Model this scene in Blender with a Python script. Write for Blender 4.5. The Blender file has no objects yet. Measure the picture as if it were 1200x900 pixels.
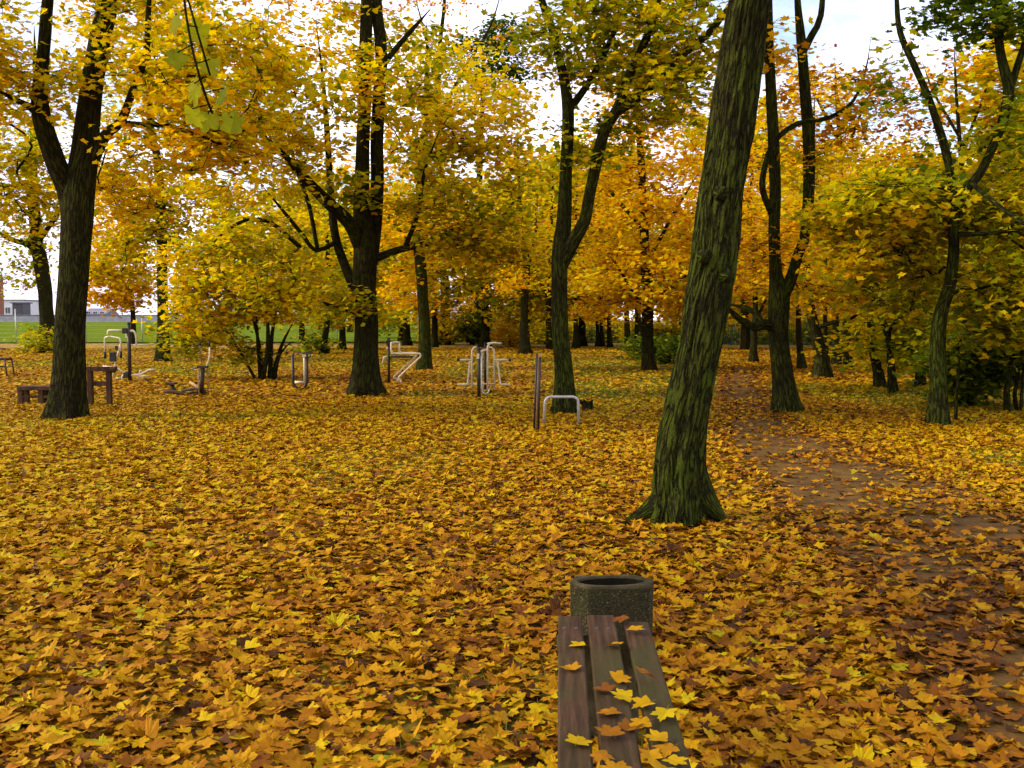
import bpy, math, random
import numpy as np

PI = math.pi
SC = bpy.context.scene
COL = SC.collection
F = 1150.0                    # focal length in pixels of the 1200 x 900 photograph
CAMH = 1.62
KD = F / 980.0
PITCH = math.atan(75.0 / F)
cP, sP = math.cos(PITCH), math.sin(PITCH)
rng = np.random.default_rng(11)

# ------------------------------------------------------------------ photo -> world
def ray(px, py):
    x = (px - 600.0) / F; y = -(py - 450.0) / F
    return np.array([x, cP + y * sP, -sP + y * cP])
def at(px, py, dist):
    r = ray(px, py); k = dist / r[1]
    return np.array([r[0] * k, dist, CAMH + r[2] * k])
def gnd(px, py, z=0.0):
    r = ray(px, py); k = (z - CAMH) / r[2]
    return np.array([r[0] * k, r[1] * k, z])

def sstep(a, b, x):
    t = np.clip((x - a) / (b - a), 0, 1)
    return t * t * (3 - 2 * t)

# ------------------------------------------------------------------ value noise
def _h(ix, iy, iz, s):
    n = (ix * 374761393 + iy * 668265263 + iz * 2147483647 + s * 1274126177) & 0xFFFFFFFF
    n = ((n ^ (n >> 13)) * 1274126177) & 0xFFFFFFFF
    return ((n ^ (n >> 16)) & 0xFFFF) / 65535.0
def vnoise(p, s=0):
    p = np.asarray(p, dtype=float)
    i = np.floor(p).astype(np.int64); f = p - i; f = f * f * (3 - 2 * f)
    out = 0
    for dx in (0, 1):
        for dy in (0, 1):
            for dz in (0, 1):
                w = (f[..., 0] if dx else 1 - f[..., 0]) * (f[..., 1] if dy else 1 - f[..., 1]) * (f[..., 2] if dz else 1 - f[..., 2])
                out = out + w * _h(i[..., 0] + dx, i[..., 1] + dy, i[..., 2] + dz, s)
    return out
def n2(x, y, sc, s=0):
    return vnoise(np.stack([x * sc, y * sc, np.zeros_like(x) + 0.37], -1), s)

def ground_z(x, y):
    x = np.asarray(x, float); y = np.asarray(y, float)
    z = 0.05 * (n2(x, y, 0.25, 3) - 0.5) * sstep(8, 20, y) + 0.025 * (n2(x, y, 0.9, 4) - 0.5)
    return z + 1.2 * sstep(58 * KD, 150 * KD, y)

# ------------------------------------------------------------------ mesh builders
def link(o, parent=None):
    COL.objects.link(o)
    if parent is not None:
        o.parent = parent
    return o
def tag(o, label=None, cat=None, group=None, kind=None):
    if label: o['label'] = label
    if cat: o['category'] = cat
    if group: o['group'] = group
    if kind: o['kind'] = kind
    return o
def empty(name, loc, label, cat, group=None, rz=0.0):
    o = bpy.data.objects.new(name, None); link(o)
    o.empty_display_size = 0.2
    o.location = [float(v) for v in loc]; o.rotation_euler = (0, 0, rz)
    return tag(o, label, cat, group)

class MB:
    """collects polygons of any size, then links them as one mesh object"""
    def __init__(self):
        self.v = []; self.lv = []; self.lt = []; self.n = 0; self.att = {}
    def add(self, verts, polys, **att):
        verts = np.asarray(verts, float)
        self.v.append(verts)
        for p in polys:
            p = np.asarray(p, np.int64)
            if p.ndim == 1: p = p[None]
            self.lv.append((p + self.n).ravel()); self.lt.append(np.full(len(p), p.shape[1], np.int64))
        for k, a in att.items():
            self.att.setdefault(k, []).append(np.asarray(a, float))
        self.n += len(verts)
        return self
    def build(self, name, mat, parent=None, smooth=False, origin=None):
        v = np.concatenate(self.v); lv = np.concatenate(self.lv); lt = np.concatenate(self.lt)
        if origin is not None: v = v - np.asarray(origin, float)
        me = bpy.data.meshes.new(name)
        me.vertices.add(len(v)); me.vertices.foreach_set('co', v.astype(np.float32).ravel())
        me.loops.add(len(lv)); me.loops.foreach_set('vertex_index', lv.astype(np.int32))
        me.polygons.add(len(lt))
        me.polygons.foreach_set('loop_start', np.concatenate([[0], np.cumsum(lt)[:-1]]).astype(np.int32))
        me.polygons.foreach_set('loop_total', lt.astype(np.int32))
        me.polygons.foreach_set('use_smooth', np.full(len(lt), smooth, dtype=bool))
        for k, a in self.att.items():
            a = np.concatenate(a).astype(np.float32)
            if a.ndim == 2:
                me.attributes.new(k, 'FLOAT_VECTOR', 'POINT').data.foreach_set('vector', a.ravel())
            else:
                me.attributes.new(k, 'FLOAT', 'POINT').data.foreach_set('value', a)
        me.update(calc_edges=True)
        me.materials.append(mat)
        return link(bpy.data.objects.new(name, me), parent)
    # ---- shapes
    def box(self, c, s, rz=0.0, bev=0.0, rx=0.0, ry=0.0):
        """box, edges bevelled by an octagonal profile along its longest axis"""
        c = np.asarray(c, float); s = np.asarray(s, float)
        hx, hy, hz = s / 2
        b = bev if bev else min(hx, hy, hz) * 0.12
        V = []
        for sx in (-1, 1):
            for sy in (-1, 1):
                for sz in (-1, 1):
                    V += [(sx * (hx - b), sy * (hy - b), sz * hz), (sx * (hx - b), sy * hy, sz * (hz - b)), (sx * hx, sy * (hy - b), sz * (hz - b))]
        V = np.array(V)
        def vi(sx, sy, sz, k): return ((sx > 0) * 4 + (sy > 0) * 2 + (sz > 0)) * 3 + k
        P4 = []; P3 = []
        for sz in (-1, 1):
            q = [vi(-1, -1, sz, 0), vi(1, -1, sz, 0), vi(1, 1, sz, 0), vi(-1, 1, sz, 0)]; P4.append(q if sz > 0 else q[::-1])
        for sy in (-1, 1):
            q = [vi(-1, sy, -1, 1), vi(1, sy, -1, 1), vi(1, sy, 1, 1), vi(-1, sy, 1, 1)]; P4.append(q if sy < 0 else q[::-1])
        for sx in (-1, 1):
            q = [vi(sx, -1, -1, 2), vi(sx, 1, -1, 2), vi(sx, 1, 1, 2), vi(sx, -1, 1, 2)]; P4.append(q if sx > 0 else q[::-1])
        for a in (-1, 1):
            for d in (-1, 1):
                P4.append([vi(-1, a, d, 0), vi(1, a, d, 0), vi(1, a, d, 1), vi(-1, a, d, 1)])
                P4.append([vi(a, -1, d, 0), vi(a, 1, d, 0), vi(a, 1, d, 2), vi(a, -1, d, 2)])
                P4.append([vi(a, d, -1, 1), vi(a, d, 1, 1), vi(a, d, 1, 2), vi(a, d, -1, 2)])
                for e in (-1, 1): P3.append([vi(a, d, e, 0), vi(a, d, e, 1), vi(a, d, e, 2)])
        R = np.eye(3)
        for ang, ax in ((rx, 0), (ry, 1), (rz, 2)):
            if ang:
                cc, ss = math.cos(ang), math.sin(ang)
                M = {0: [[1, 0, 0], [0, cc, -ss], [0, ss, cc]], 1: [[cc, 0, ss], [0, 1, 0], [-ss, 0, cc]], 2: [[cc, -ss, 0], [ss, cc, 0], [0, 0, 1]]}[ax]
                R = np.array(M) @ R
        return self.add(V @ R.T + c, [P4, P3])
    def tube(self, path, r, seg=8, cap=True, bark=False, lobes=None, off=0.0):
        p = np.asarray(path, float); n = len(p)
        r = np.broadcast_to(np.asarray(r, float), (n,))
        t = np.gradient(p, axis=0); t /= np.linalg.norm(t, axis=1, keepdims=True) + 1e-9
        mt = np.abs(t).mean(0)
        ref = np.array([0.03, 1, 0.02]) if mt[1] < 0.8 else np.array([1, 0.02, 0.03])
        a = np.cross(ref, t); a /= np.linalg.norm(a, axis=1, keepdims=True) + 1e-9
        b = np.cross(t, a)
        th = np.arange(seg) * 2 * PI / seg
        ct, st = np.cos(th), np.sin(th)
        rr = r[:, None] * np.ones(seg)
        L = np.concatenate([[0], np.cumsum(np.linalg.norm(np.diff(p, axis=0), axis=1))]) + off
        if lobes is not None: rr = lobes(rr, th, L)
        v = p[:, None] + rr[..., None] * (ct[None, :, None] * a[:, None] + st[None, :, None] * b[:, None])
        i = np.arange(n - 1)[:, None] * seg; j = np.arange(seg)[None]; j2 = (j + 1) % seg
        q = np.stack([i + j, i + j2, i + seg + j2, i + seg + j], -1).reshape(-1, 4)
        polys = [q]
        if cap:
            polys += [np.arange(seg)[::-1], (n - 1) * seg + np.arange(seg)]
        att = {}
        if bark:
            R0 = max(r.max(), 0.02)
            bc = np.stack([np.tile(ct * R0, (n, 1)), np.tile(st * R0, (n, 1)), np.tile(L[:, None], (1, seg))], -1).reshape(-1, 3)
            att = dict(bark=bc)
        return self.add(v.reshape(-1, 3), polys, **att)
    def lathe(self, prof, c, seg=16):
        prof = np.asarray(prof, float); th = np.arange(seg) * 2 * PI / seg; n = len(prof)
        v = np.stack([prof[:, None, 0] * np.cos(th), prof[:, None, 0] * np.sin(th), prof[:, None, 1] + 0 * th], -1).reshape(-1, 3) + np.asarray(c, float)
        i = np.arange(n - 1)[:, None] * seg; j = np.arange(seg)[None]; j2 = (j + 1) % seg
        q = np.stack([i + j, i + j2, i + seg + j2, i + seg + j], -1).reshape(-1, 4)
        return self.add(v, [q])

def smoothpath(pts, step):
    """Catmull-Rom through the rows of pts (any number of columns), about one point per step metres of the first three"""
    P = np.asarray(pts, float)
    if len(P) < 3:
        n = max(2, int(np.linalg.norm(P[-1, :3] - P[0, :3]) / step) + 1)
        return P[0] + (P[-1] - P[0]) * np.linspace(0, 1, n)[:, None]
    E = np.vstack([2 * P[0] - P[1], P, 2 * P[-1] - P[-2]])
    out = []
    for i in range(1, len(E) - 2):
        p0, p1, p2, p3 = E[i - 1:i + 3]
        m = max(1, int(round(np.linalg.norm(p2[:3] - p1[:3]) / step)))
        t = (np.arange(m) / m)[:, None]
        out.append(0.5 * (2 * p1 + (p2 - p0) * t + (2 * p0 - 5 * p1 + 4 * p2 - p3) * t ** 2 + (3 * p1 - p0 - 3 * p2 + p3) * t ** 3))
    out.append(P[-1:])
    return np.concatenate(out)

# ------------------------------------------------------------------ materials
def new_mat(name):
    m = bpy.data.materials.new(name); m.use_nodes = True
    nt = m.node_tree; nt.nodes.clear()
    out = nt.nodes.new('ShaderNodeOutputMaterial')
    return m, nt, out
def N(nt, typ, **kw):
    n = nt.nodes.new(typ)
    for k, v in kw.items():
        if k.startswith('i_'): n.inputs[k[2:].replace('_', ' ')].default_value = v
        else: setattr(n, k, v)
    return n
def ramp(nt, fac, stops, interp='LINEAR'):
    n = nt.nodes.new('ShaderNodeValToRGB'); cr = n.color_ramp; cr.interpolation = interp
    while len(cr.elements) < len(stops): cr.elements.new(0.5)
    for e, (p, c) in zip(cr.elements, stops): e.position = p; e.color = (*c, 1) if len(c) == 3 else c
    if fac is not None: nt.links.new(fac, n.inputs[0])
    return n
def mixc(nt, fac, a, b, mode='MIX'):
    n = nt.nodes.new('ShaderNodeMix'); n.data_type = 'RGBA'; n.blend_type = mode
    for s, v in ((n.inputs[0], fac), (n.inputs[6], a), (n.inputs[7], b)):
        if hasattr(v, 'links'): nt.links.new(v, s)
        elif isinstance(v, tuple): s.default_value = (*v, 1)
        else: s.default_value = v
    return n.outputs[2]
def bump(nt, h, strength, dist):
    b = N(nt, 'ShaderNodeBump'); b.inputs['Strength'].default_value = strength; b.inputs['Distance'].default_value = dist
    nt.links.new(h, b.inputs['Height']); return b.outputs[0]
def pbsdf(nt, col, rough=0.7, spec=0.3, metal=0.0, normal=None):
    p = N(nt, 'ShaderNodeBsdfPrincipled')
    if hasattr(col, 'links'): nt.links.new(col, p.inputs['Base Color'])
    else: p.inputs['Base Color'].default_value = (*col, 1)
    if hasattr(rough, 'links'): nt.links.new(rough, p.inputs['Roughness'])
    else: p.inputs['Roughness'].default_value = rough
    p.inputs['Specular IOR Level'].default_value = spec; p.inputs['Metallic'].default_value = metal
    if normal is not None: nt.links.new(normal, p.inputs['Normal'])
    return p
def noise(nt, vec, scale, detail=4, rough=0.55):
    n = N(nt, 'ShaderNodeTexNoise'); n.inputs['Scale'].default_value = scale; n.inputs['Detail'].default_value = detail; n.inputs['Roughness'].default_value = rough
    if vec is not None: nt.links.new(vec, n.inputs['Vector'])
    return n.outputs[0]
def attr(nt, name, out='Fac'):
    return N(nt, 'ShaderNodeAttribute', attribute_name=name).outputs[out]
def objco(nt): return N(nt, 'ShaderNodeTexCoord').outputs['Object']
def wpos(nt): return N(nt, 'ShaderNodeNewGeometry').outputs['Position']
def scaled(nt, vec, s):
    m = N(nt, 'ShaderNodeMapping'); m.inputs['Scale'].default_value = s; nt.links.new(vec, m.inputs[0]); return m.outputs[0]

# tone 0 = dark green ... 0.3 yellow green ... 0.5 yellow ... 0.7 gold ... 0.85 orange ... 1 brown
LEAFCOL = [(0.0, (0.035, 0.075, 0.005)), (0.2, (0.15, 0.20, 0.006)), (0.35, (0.44, 0.42, 0.006)), (0.5, (0.80, 0.57, 0.004)),
           (0.66, (0.76, 0.40, 0.004)), (0.80, (0.54, 0.21, 0.006)), (0.92, (0.28, 0.09, 0.010)), (1.0, (0.12, 0.048, 0.014))]
def leaf_mat(name, trans, rough, spec, gain=1.0):
    m, nt, out = new_mat(name)
    t = attr(nt, 'tone')
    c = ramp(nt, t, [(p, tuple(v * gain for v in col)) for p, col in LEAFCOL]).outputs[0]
    nz = noise(nt, wpos(nt), 35, 2)
    c = mixc(nt, 0.35, c, ramp(nt, nz, [(0.3, (0.45, 0.40, 0.4)), (0.7, (1.15, 1.1, 1.0))]).outputs[0], 'MULTIPLY')
    p = pbsdf(nt, c, rough, spec)
    if trans > 0:
        tr = N(nt, 'ShaderNodeBsdfTranslucent')
        c2 = mixc(nt, 1.0, c, (1.12, 1.14, 0.5), 'MULTIPLY'); nt.links.new(c2, tr.inputs[0])
        mx = N(nt, 'ShaderNodeMixShader'); mx.inputs[0].default_value = trans
        nt.links.new(p.outputs[0], mx.inputs[1]); nt.links.new(tr.outputs[0], mx.inputs[2]); nt.links.new(mx.outputs[0], out.inputs[0])
    else:
        nt.links.new(p.outputs[0], out.inputs[0])
    return m
def bark_mat(name, moss, dark=(0.013, 0.011, 0.006), light=(0.036, 0.027, 0.010)):
    m, nt, out = new_mat(name)
    b = attr(nt, 'bark', 'Vector')
    def ridged(sc, st, det):
        n = noise(nt, scaled(nt, b, (1, 1, st)), sc, det, 0.5)
        s = N(nt, 'ShaderNodeMath', operation='SUBTRACT'); nt.links.new(n, s.inputs[0]); s.inputs[1].default_value = 0.5
        a = N(nt, 'ShaderNodeMath', operation='ABSOLUTE'); nt.links.new(s.outputs[0], a.inputs[0]); return a.outputs[0]
    r1 = ridged(27, 0.17, 3)
    r2 = noise(nt, scaled(nt, b, (1, 1, 0.5)), 95, 5)
    big = noise(nt, wpos(nt), 1.6, 3)
    furrow = ramp(nt, r1, [(0.0, (0, 0, 0)), (0.035, (0.35,) * 3), (0.10, (1, 1, 1))]).outputs[0]
    c = mixc(nt, furrow, dark, light)
    mfac = N(nt, 'ShaderNodeMath', operation='MULTIPLY')
    nt.links.new(ramp(nt, big, [(0.34, (0.3,) * 3), (0.60, (1, 1, 1))]).outputs[0], mfac.inputs[0]); nt.links.new(furrow, mfac.inputs[1])
    mf2 = N(nt, 'ShaderNodeMath', operation='MULTIPLY'); nt.links.new(mfac.outputs[0], mf2.inputs[0]); mf2.inputs[1].default_value = moss
    c = mixc(nt, mf2.outputs[0], c, (0.058, 0.076, 0.007))
    c = mixc(nt, 0.6, c, ramp(nt, r2, [(0.3, (0.4,) * 3), (0.7, (1.4,) * 3)]).outputs[0], 'MULTIPLY')
    ad = N(nt, 'ShaderNodeMath', operation='ADD'); nt.links.new(furrow, ad.inputs[0])
    ml = N(nt, 'ShaderNodeMath', operation='MULTIPLY'); nt.links.new(r2, ml.inputs[0]); ml.inputs[1].default_value = 0.5; nt.links.new(ml.outputs[0], ad.inputs[1])
    p = pbsdf(nt, c, 0.95, 0.04, 0, bump(nt, ad.outputs[0], 1.0, 0.035))
    nt.links.new(p.outputs[0], out.inputs[0]); return m
def simple_mat(name, c1, c2, scale=6, rough=0.6, spec=0.3, metal=0.0, bstr=0.2, bd=0.004, stretch=(1, 1, 1)):
    m, nt, out = new_mat(name)
    v = scaled(nt, objco(nt), stretch)
    n1 = noise(nt, v, scale, 5, 0.6); n_2 = noise(nt, v, scale * 7, 3)
    c = ramp(nt, n1, [(0.35, c1), (0.65, c2)]).outputs[0]
    c = mixc(nt, 0.4, c, ramp(nt, n_2, [(0.3, (0.55,) * 3), (0.7, (1.25,) * 3)]).outputs[0], 'MULTIPLY')
    p = pbsdf(nt, c, rough, spec, metal, bump(nt, n_2, bstr, bd)); nt.links.new(p.outputs[0], out.inputs[0]); return m

M = {}
M['crown'] = leaf_mat('autumn_leaves', 0.55, 0.6, 0.08)
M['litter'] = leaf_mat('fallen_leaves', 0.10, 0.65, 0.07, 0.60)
M['bark_moss'] = bark_mat('mossy_bark', 0.95)
M['bark'] = bark_mat('dark_bark', 0.45)
M['brown_steel'] = simple_mat('brown_painted_steel', (0.018, 0.010, 0.008), (0.035, 0.018, 0.012), 9, 0.5, 0.4)
M['cream_steel'] = simple_mat('cream_painted_steel', (0.60, 0.52, 0.34), (0.72, 0.63, 0.44), 12, 0.45, 0.45)
M['grey_steel'] = simple_mat('galvanised_steel', (0.36, 0.36, 0.32), (0.5, 0.5, 0.46), 14, 0.42, 0.5, 0.35)
M['black_rubber'] = simple_mat('black_rubber', (0.012, 0.012, 0.012), (0.03, 0.028, 0.026), 12, 0.7)
M['old_wood'] = simple_mat('weathered_timber', (0.035, 0.018, 0.008), (0.10, 0.052, 0.02), 8, 0.8, 0.2, 0, 0.5, 0.006, (1, 1, 0.25))
M['tan_wood'] = simple_mat('tan_timber', (0.28, 0.17, 0.07), (0.40, 0.26, 0.12), 8, 0.8, 0.2, 0, 0.4, 0.005)

def plank_mat():
    m, nt, out = new_mat('stained_plank')
    o = objco(nt)
    g = noise(nt, scaled(nt, o, (1, 0.06, 1)), 55, 5, 0.65)
    b = noise(nt, o, 3.0, 4)
    c = ramp(nt, g, [(0.3, (0.022, 0.010, 0.004)), (0.55, (0.064, 0.032, 0.014)), (0.75, (0.11, 0.060, 0.028))]).outputs[0]
    c = mixc(nt, ramp(nt, b, [(0.42, (0, 0, 0)), (0.62, (0.8,) * 3)]).outputs[0], c, (0.042, 0.040, 0.010))
    p = pbsdf(nt, c, 0.75, 0.12, 0, bump(nt, g, 0.6, 0.004)); nt.links.new(p.outputs[0], out.inputs[0]); return m
M['plank'] = plank_mat()

def pebble_mat():
    m, nt, out = new_mat('exposed_aggregate_concrete')
    o = objco(nt)
    v = N(nt, 'ShaderNodeTexVoronoi'); v.inputs['Scale'].default_value = 75; nt.links.new(o, v.inputs['Vector'])
    st = ramp(nt, v.outputs['Color'], [(0.1, (0.018, 0.013, 0.005)), (0.5, (0.055, 0.042, 0.015)), (0.9, (0.17, 0.135, 0.06))]).outputs[0]
    edge = ramp(nt, v.outputs['Distance'], [(0.25, (0, 0, 0)), (0.55, (1, 1, 1))]).outputs[0]
    c = mixc(nt, edge, st, (0.030, 0.028, 0.013))
    d = noise(nt, o, 6, 4)
    c = mixc(nt, ramp(nt, d, [(0.45, (0, 0, 0)), (0.7, (0.75,) * 3)]).outputs[0], c, (0.040, 0.042, 0.012))
    inv = N(nt, 'ShaderNodeMath', operation='SUBTRACT'); inv.inputs[0].default_value = 1; nt.links.new(v.outputs['Distance'], inv.inputs[1])
    p = pbsdf(nt, c, 0.9, 0.08, 0, bump(nt, inv.outputs[0], 0.8, 0.008)); nt.links.new(p.outputs[0], out.inputs[0]); return m
M['pebble'] = pebble_mat()
M['bin_liner'] = simple_mat('blackened_bin_inside', (0.010, 0.008, 0.005), (0.022, 0.018, 0.010), 8, 0.95, 0.03)  # near-black colour paints the shade inside the bin
M['rim'] = simple_mat('smooth_mossy_concrete', (0.035, 0.028, 0.011), (0.085, 0.070, 0.034), 10, 0.9, 0.08, 0, 0.5, 0.004)
M['plaster'] = simple_mat('pale_plaster', (0.62, 0.60, 0.60), (0.74, 0.72, 0.72), 2, 0.85)
M['grey_wall'] = simple_mat('grey_render', (0.26, 0.25, 0.28), (0.34, 0.33, 0.36), 1.5, 0.85)
M['brick_wall'] = simple_mat('red_brick', (0.25, 0.09, 0.045), (0.33, 0.13, 0.07), 3, 0.85)
M['roof'] = simple_mat('grey_roof_sheet', (0.13, 0.12, 0.15), (0.20, 0.19, 0.22), 2, 0.7)
M['glass'] = simple_mat('window_glass', (0.03, 0.035, 0.045), (0.05, 0.06, 0.07), 1, 0.08, 0.6)
M['dark_metal'] = simple_mat('dark_sheet_metal', (0.05, 0.045, 0.055), (0.08, 0.07, 0.085), 2, 0.5)
M['green_steel'] = simple_mat('green_painted_steel', (0.02, 0.10, 0.05), (0.03, 0.14, 0.07), 6, 0.45, 0.4)

def ground_mat():
    m, nt, out = new_mat('park_ground')
    w = wpos(nt)
    v = N(nt, 'ShaderNodeTexVoronoi'); v.inputs['Scale'].default_value = 9.0; nt.links.new(w, v.inputs['Vector'])
    sep = N(nt, 'ShaderNodeSeparateColor'); nt.links.new(v.outputs['Color'], sep.inputs[0])
    lit = ramp(nt, sep.outputs[0], [(0.0, (0.10, 0.05, 0.008)), (0.3, (0.24, 0.13, 0.008)), (0.6, (0.45, 0.27, 0.008)), (0.85, (0.55, 0.35, 0.008)), (1.0, (0.28, 0.23, 0.010))]).outputs[0]
    soil = ramp(nt, noise(nt, w, 7, 6), [(0.35, (0.035, 0.022, 0.008)), (0.7, (0.11, 0.06, 0.012))]).outputs[0]
    c = mixc(nt, ramp(nt, noise(nt, w, 2.2, 4), [(0.3, (0.25,) * 3), (0.6, (0.85,) * 3)]).outputs[0], soil, lit)
    gr = ramp(nt, noise(nt, scaled(nt, w, (1, 1, 1)), 26, 4), [(0.3, (0.030, 0.045, 0.006)), (0.7, (0.11, 0.13, 0.012))]).outputs[0]
    ga = attr(nt, 'grass')
    gm = N(nt, 'ShaderNodeMath', operation='MULTIPLY'); nt.links.new(ga, gm.inputs[0])
    nt.links.new(ramp(nt, sep.outputs[1], [(0.15, (1, 1, 1)), (0.9, (0.55,) * 3)]).outputs[0], gm.inputs[1])
    c = mixc(nt, gm.outputs[0], c, gr)
    p = pbsdf(nt, c, 0.9, 0.15, 0, bump(nt, sep.outputs[2], 0.6, 0.03)); nt.links.new(p.outputs[0], out.inputs[0]); return m
M['ground'] = ground_mat()
def path_mat():
    m, nt, out = new_mat('trodden_earth')
    w = wpos(nt)
    a = noise(nt, w, 3.0, 6); b = noise(nt, w, 40, 3)
    c = ramp(nt, a, [(0.3, (0.070, 0.034, 0.006)), (0.55, (0.12, 0.060, 0.009)), (0.75, (0.165, 0.088, 0.016))]).outputs[0]
    c = mixc(nt, 0.5, c, ramp(nt, b, [(0.3, (0.5,) * 3), (0.7, (1.25,) * 3)]).outputs[0], 'MULTIPLY')
    p = pbsdf(nt, c, 0.9, 0.15, 0, bump(nt, b, 0.5, 0.01)); nt.links.new(p.outputs[0], out.inputs[0]); return m
M['path'] = path_mat()
M['lawn'] = simple_mat('mown_grass', (0.085, 0.125, 0.010), (0.125, 0.165, 0.016), 0.4, 0.95, 0.0)
M['blade'] = leaf_mat('grass_blades', 0.25, 0.6, 0.2)

# ------------------------------------------------------------------ leaves
def mirror(half):
    pts = [(a, r) for a, r in half]
    for a, r in half[::-1]:
        if 0 < a < 180: pts.append((-a, r))
    return np.array([(r * math.sin(math.radians(a)), r * math.cos(math.radians(a))) for a, r in pts])
OUT3 = mirror([(0, 1.0), (8, .80), (16, .82), (26, .56), (38, .78), (49, .97), (58, .78), (68, .76), (82, .52), (100, .66), (115, .74), (130, .54), (152, .42), (172, .34), (180, .16)])
OUT2 = mirror([(0, 1.0), (26, .62), (50, .96), (83, .56), (115, .74), (165, .38), (180, .2)])
OUT1 = mirror([(0, 1.0), (54, .85), (122, .62)])
def leaf_template(lod):
    o = {3: OUT3, 2: OUT2, 1: OUT1}[lod]
    o = o + np.array([0, -0.12])
    n = len(o)
    if lod == 1:
        return o, [np.arange(n)[None]]
    v = np.vstack([o, [[0, -0.05]]])
    tri = np.stack([np.arange(n), (np.arange(n) + 1) % n, np.full(n, n)], -1)
    if lod == 3:                                            # leaf stalk
        k = len(v)
        v = np.vstack([v, [[-0.018, -0.2], [0.018, -0.2], [0.03, -0.95]]])
        tri = np.vstack([tri, [[k, k + 1, k + 2]]])
    return v, [tri]
def add_leaves(mb, pos, size, tone, lod, tilt, r, curl=0.25):
    """pos Mx3; tilt: standard deviation of the lean away from lying flat"""
    m = len(pos)
    if m == 0: return
    o, faces = leaf_template(lod); nv = len(o)
    x = o[:, 0][None] * np.ones((m, 1)); y = o[:, 1][None] * np.ones((m, 1))
    c1 = r.normal(0.0, curl, (m, 1)); c2 = r.normal(0.0, curl, (m, 1)); c3 = r.normal(0, curl * 0.6, (m, 1))
    hv = np.where(r.random((m, 1)) < 0.12, 1.9, 1.0); c1 = c1 * hv; c2 = c2 * hv
    x = x * r.uniform(0.72, 1.12, (m, 1))
    z = c1 * x * x + c2 * y * y * np.sign(y) + c3 * x * y + np.abs(x) * r.normal(0.12, 0.15, (m, 1)) * (curl > 0.1)
    P = np.stack([x, y, z], -1) * np.asarray(size).reshape(-1, 1, 1)
    yaw = r.uniform(0, 2 * PI, m); tl = np.abs(r.normal(0, tilt, m)); ta = r.uniform(0, 2 * PI, m)
    cy, sy = np.cos(yaw), np.sin(yaw)
    Rz = np.zeros((m, 3, 3)); Rz[:, 0, 0] = cy; Rz[:, 0, 1] = -sy; Rz[:, 1, 0] = sy; Rz[:, 1, 1] = cy; Rz[:, 2, 2] = 1
    k = np.stack([np.cos(ta), np.sin(ta), np.zeros(m)], -1)
    K = np.zeros((m, 3, 3)); K[:, 0, 2] = k[:, 1]; K[:, 1, 2] = -k[:, 0]; K[:, 2, 0] = -k[:, 1]; K[:, 2, 1] = k[:, 0]
    Rt = np.eye(3)[None] + np.sin(tl)[:, None, None] * K + (1 - np.cos(tl))[:, None, None] * (K @ K)
    P = np.einsum('mij,mvj->mvi', Rt @ Rz, P) + pos[:, None]
    allf = [(f[None] + (np.arange(m) * nv)[:, None, None]).reshape(-1, f.shape[1]) for f in faces]
    mb.add(P.reshape(-1, 3), allf, tone=np.repeat(np.clip(tone, 0.0, 1.0), nv))

# ------------------------------------------------------------------ trees
def flare_fn(seed, amt, h0=0.28, k=5, ridge=0.0, Rref=0.25):
    rr = np.random.default_rng(seed); ph = rr.uniform(0, 6.28, 3)
    def f(R, th, L):
        lob = 1.5 * (0.5 + 0.5 * np.cos(k * th[None] + ph[0] + 0.5 * np.sin(th[None] + ph[1]))) ** 1.8 + 0.25 * np.cos(2 * th[None] + ph[2]) + 0.15
        e = np.exp(-np.maximum(L, 0) / h0)[:, None]
        e2 = np.exp(-np.maximum(L, 0) / (h0 * 3))[:, None]
        out = R * (1 + amt * e * np.clip(lob, 0, 2) + 0.12 * amt * e2 * np.cos(k * th[None] + ph[0]) + 0.025 * np.cos(3 * th[None] + L[:, None] * 0.9 + ph[1]) + 0.02 * np.cos(2 * th[None] - L[:, None] * 1.7))
        if ridge:
            c = np.stack([np.cos(th)[None] * Rref + 0 * L[:, None], np.sin(th)[None] * Rref + 0 * L[:, None], 0 * th[None] + L[:, None]], -1)
            wob = vnoise(c * np.array([3, 3, 2.0]), 5)[..., None] * np.array([0.05, 0.05, 0])
            cc = c + wob
            a = vnoise(cc * np.array([26, 26, 3.4]), 1); b = vnoise(cc * np.array([55, 55, 9.0]), 2)
            rid = 1 - np.abs(2 * a - 1) * 1.7
            big = vnoise(c * np.array([5, 5, 2.2]), 9) - 0.5
            out = out + ridge * (rid - 0.3) + ridge * 0.45 * (b - 0.5) + ridge * 1.4 * big
        return out
    return f

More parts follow.
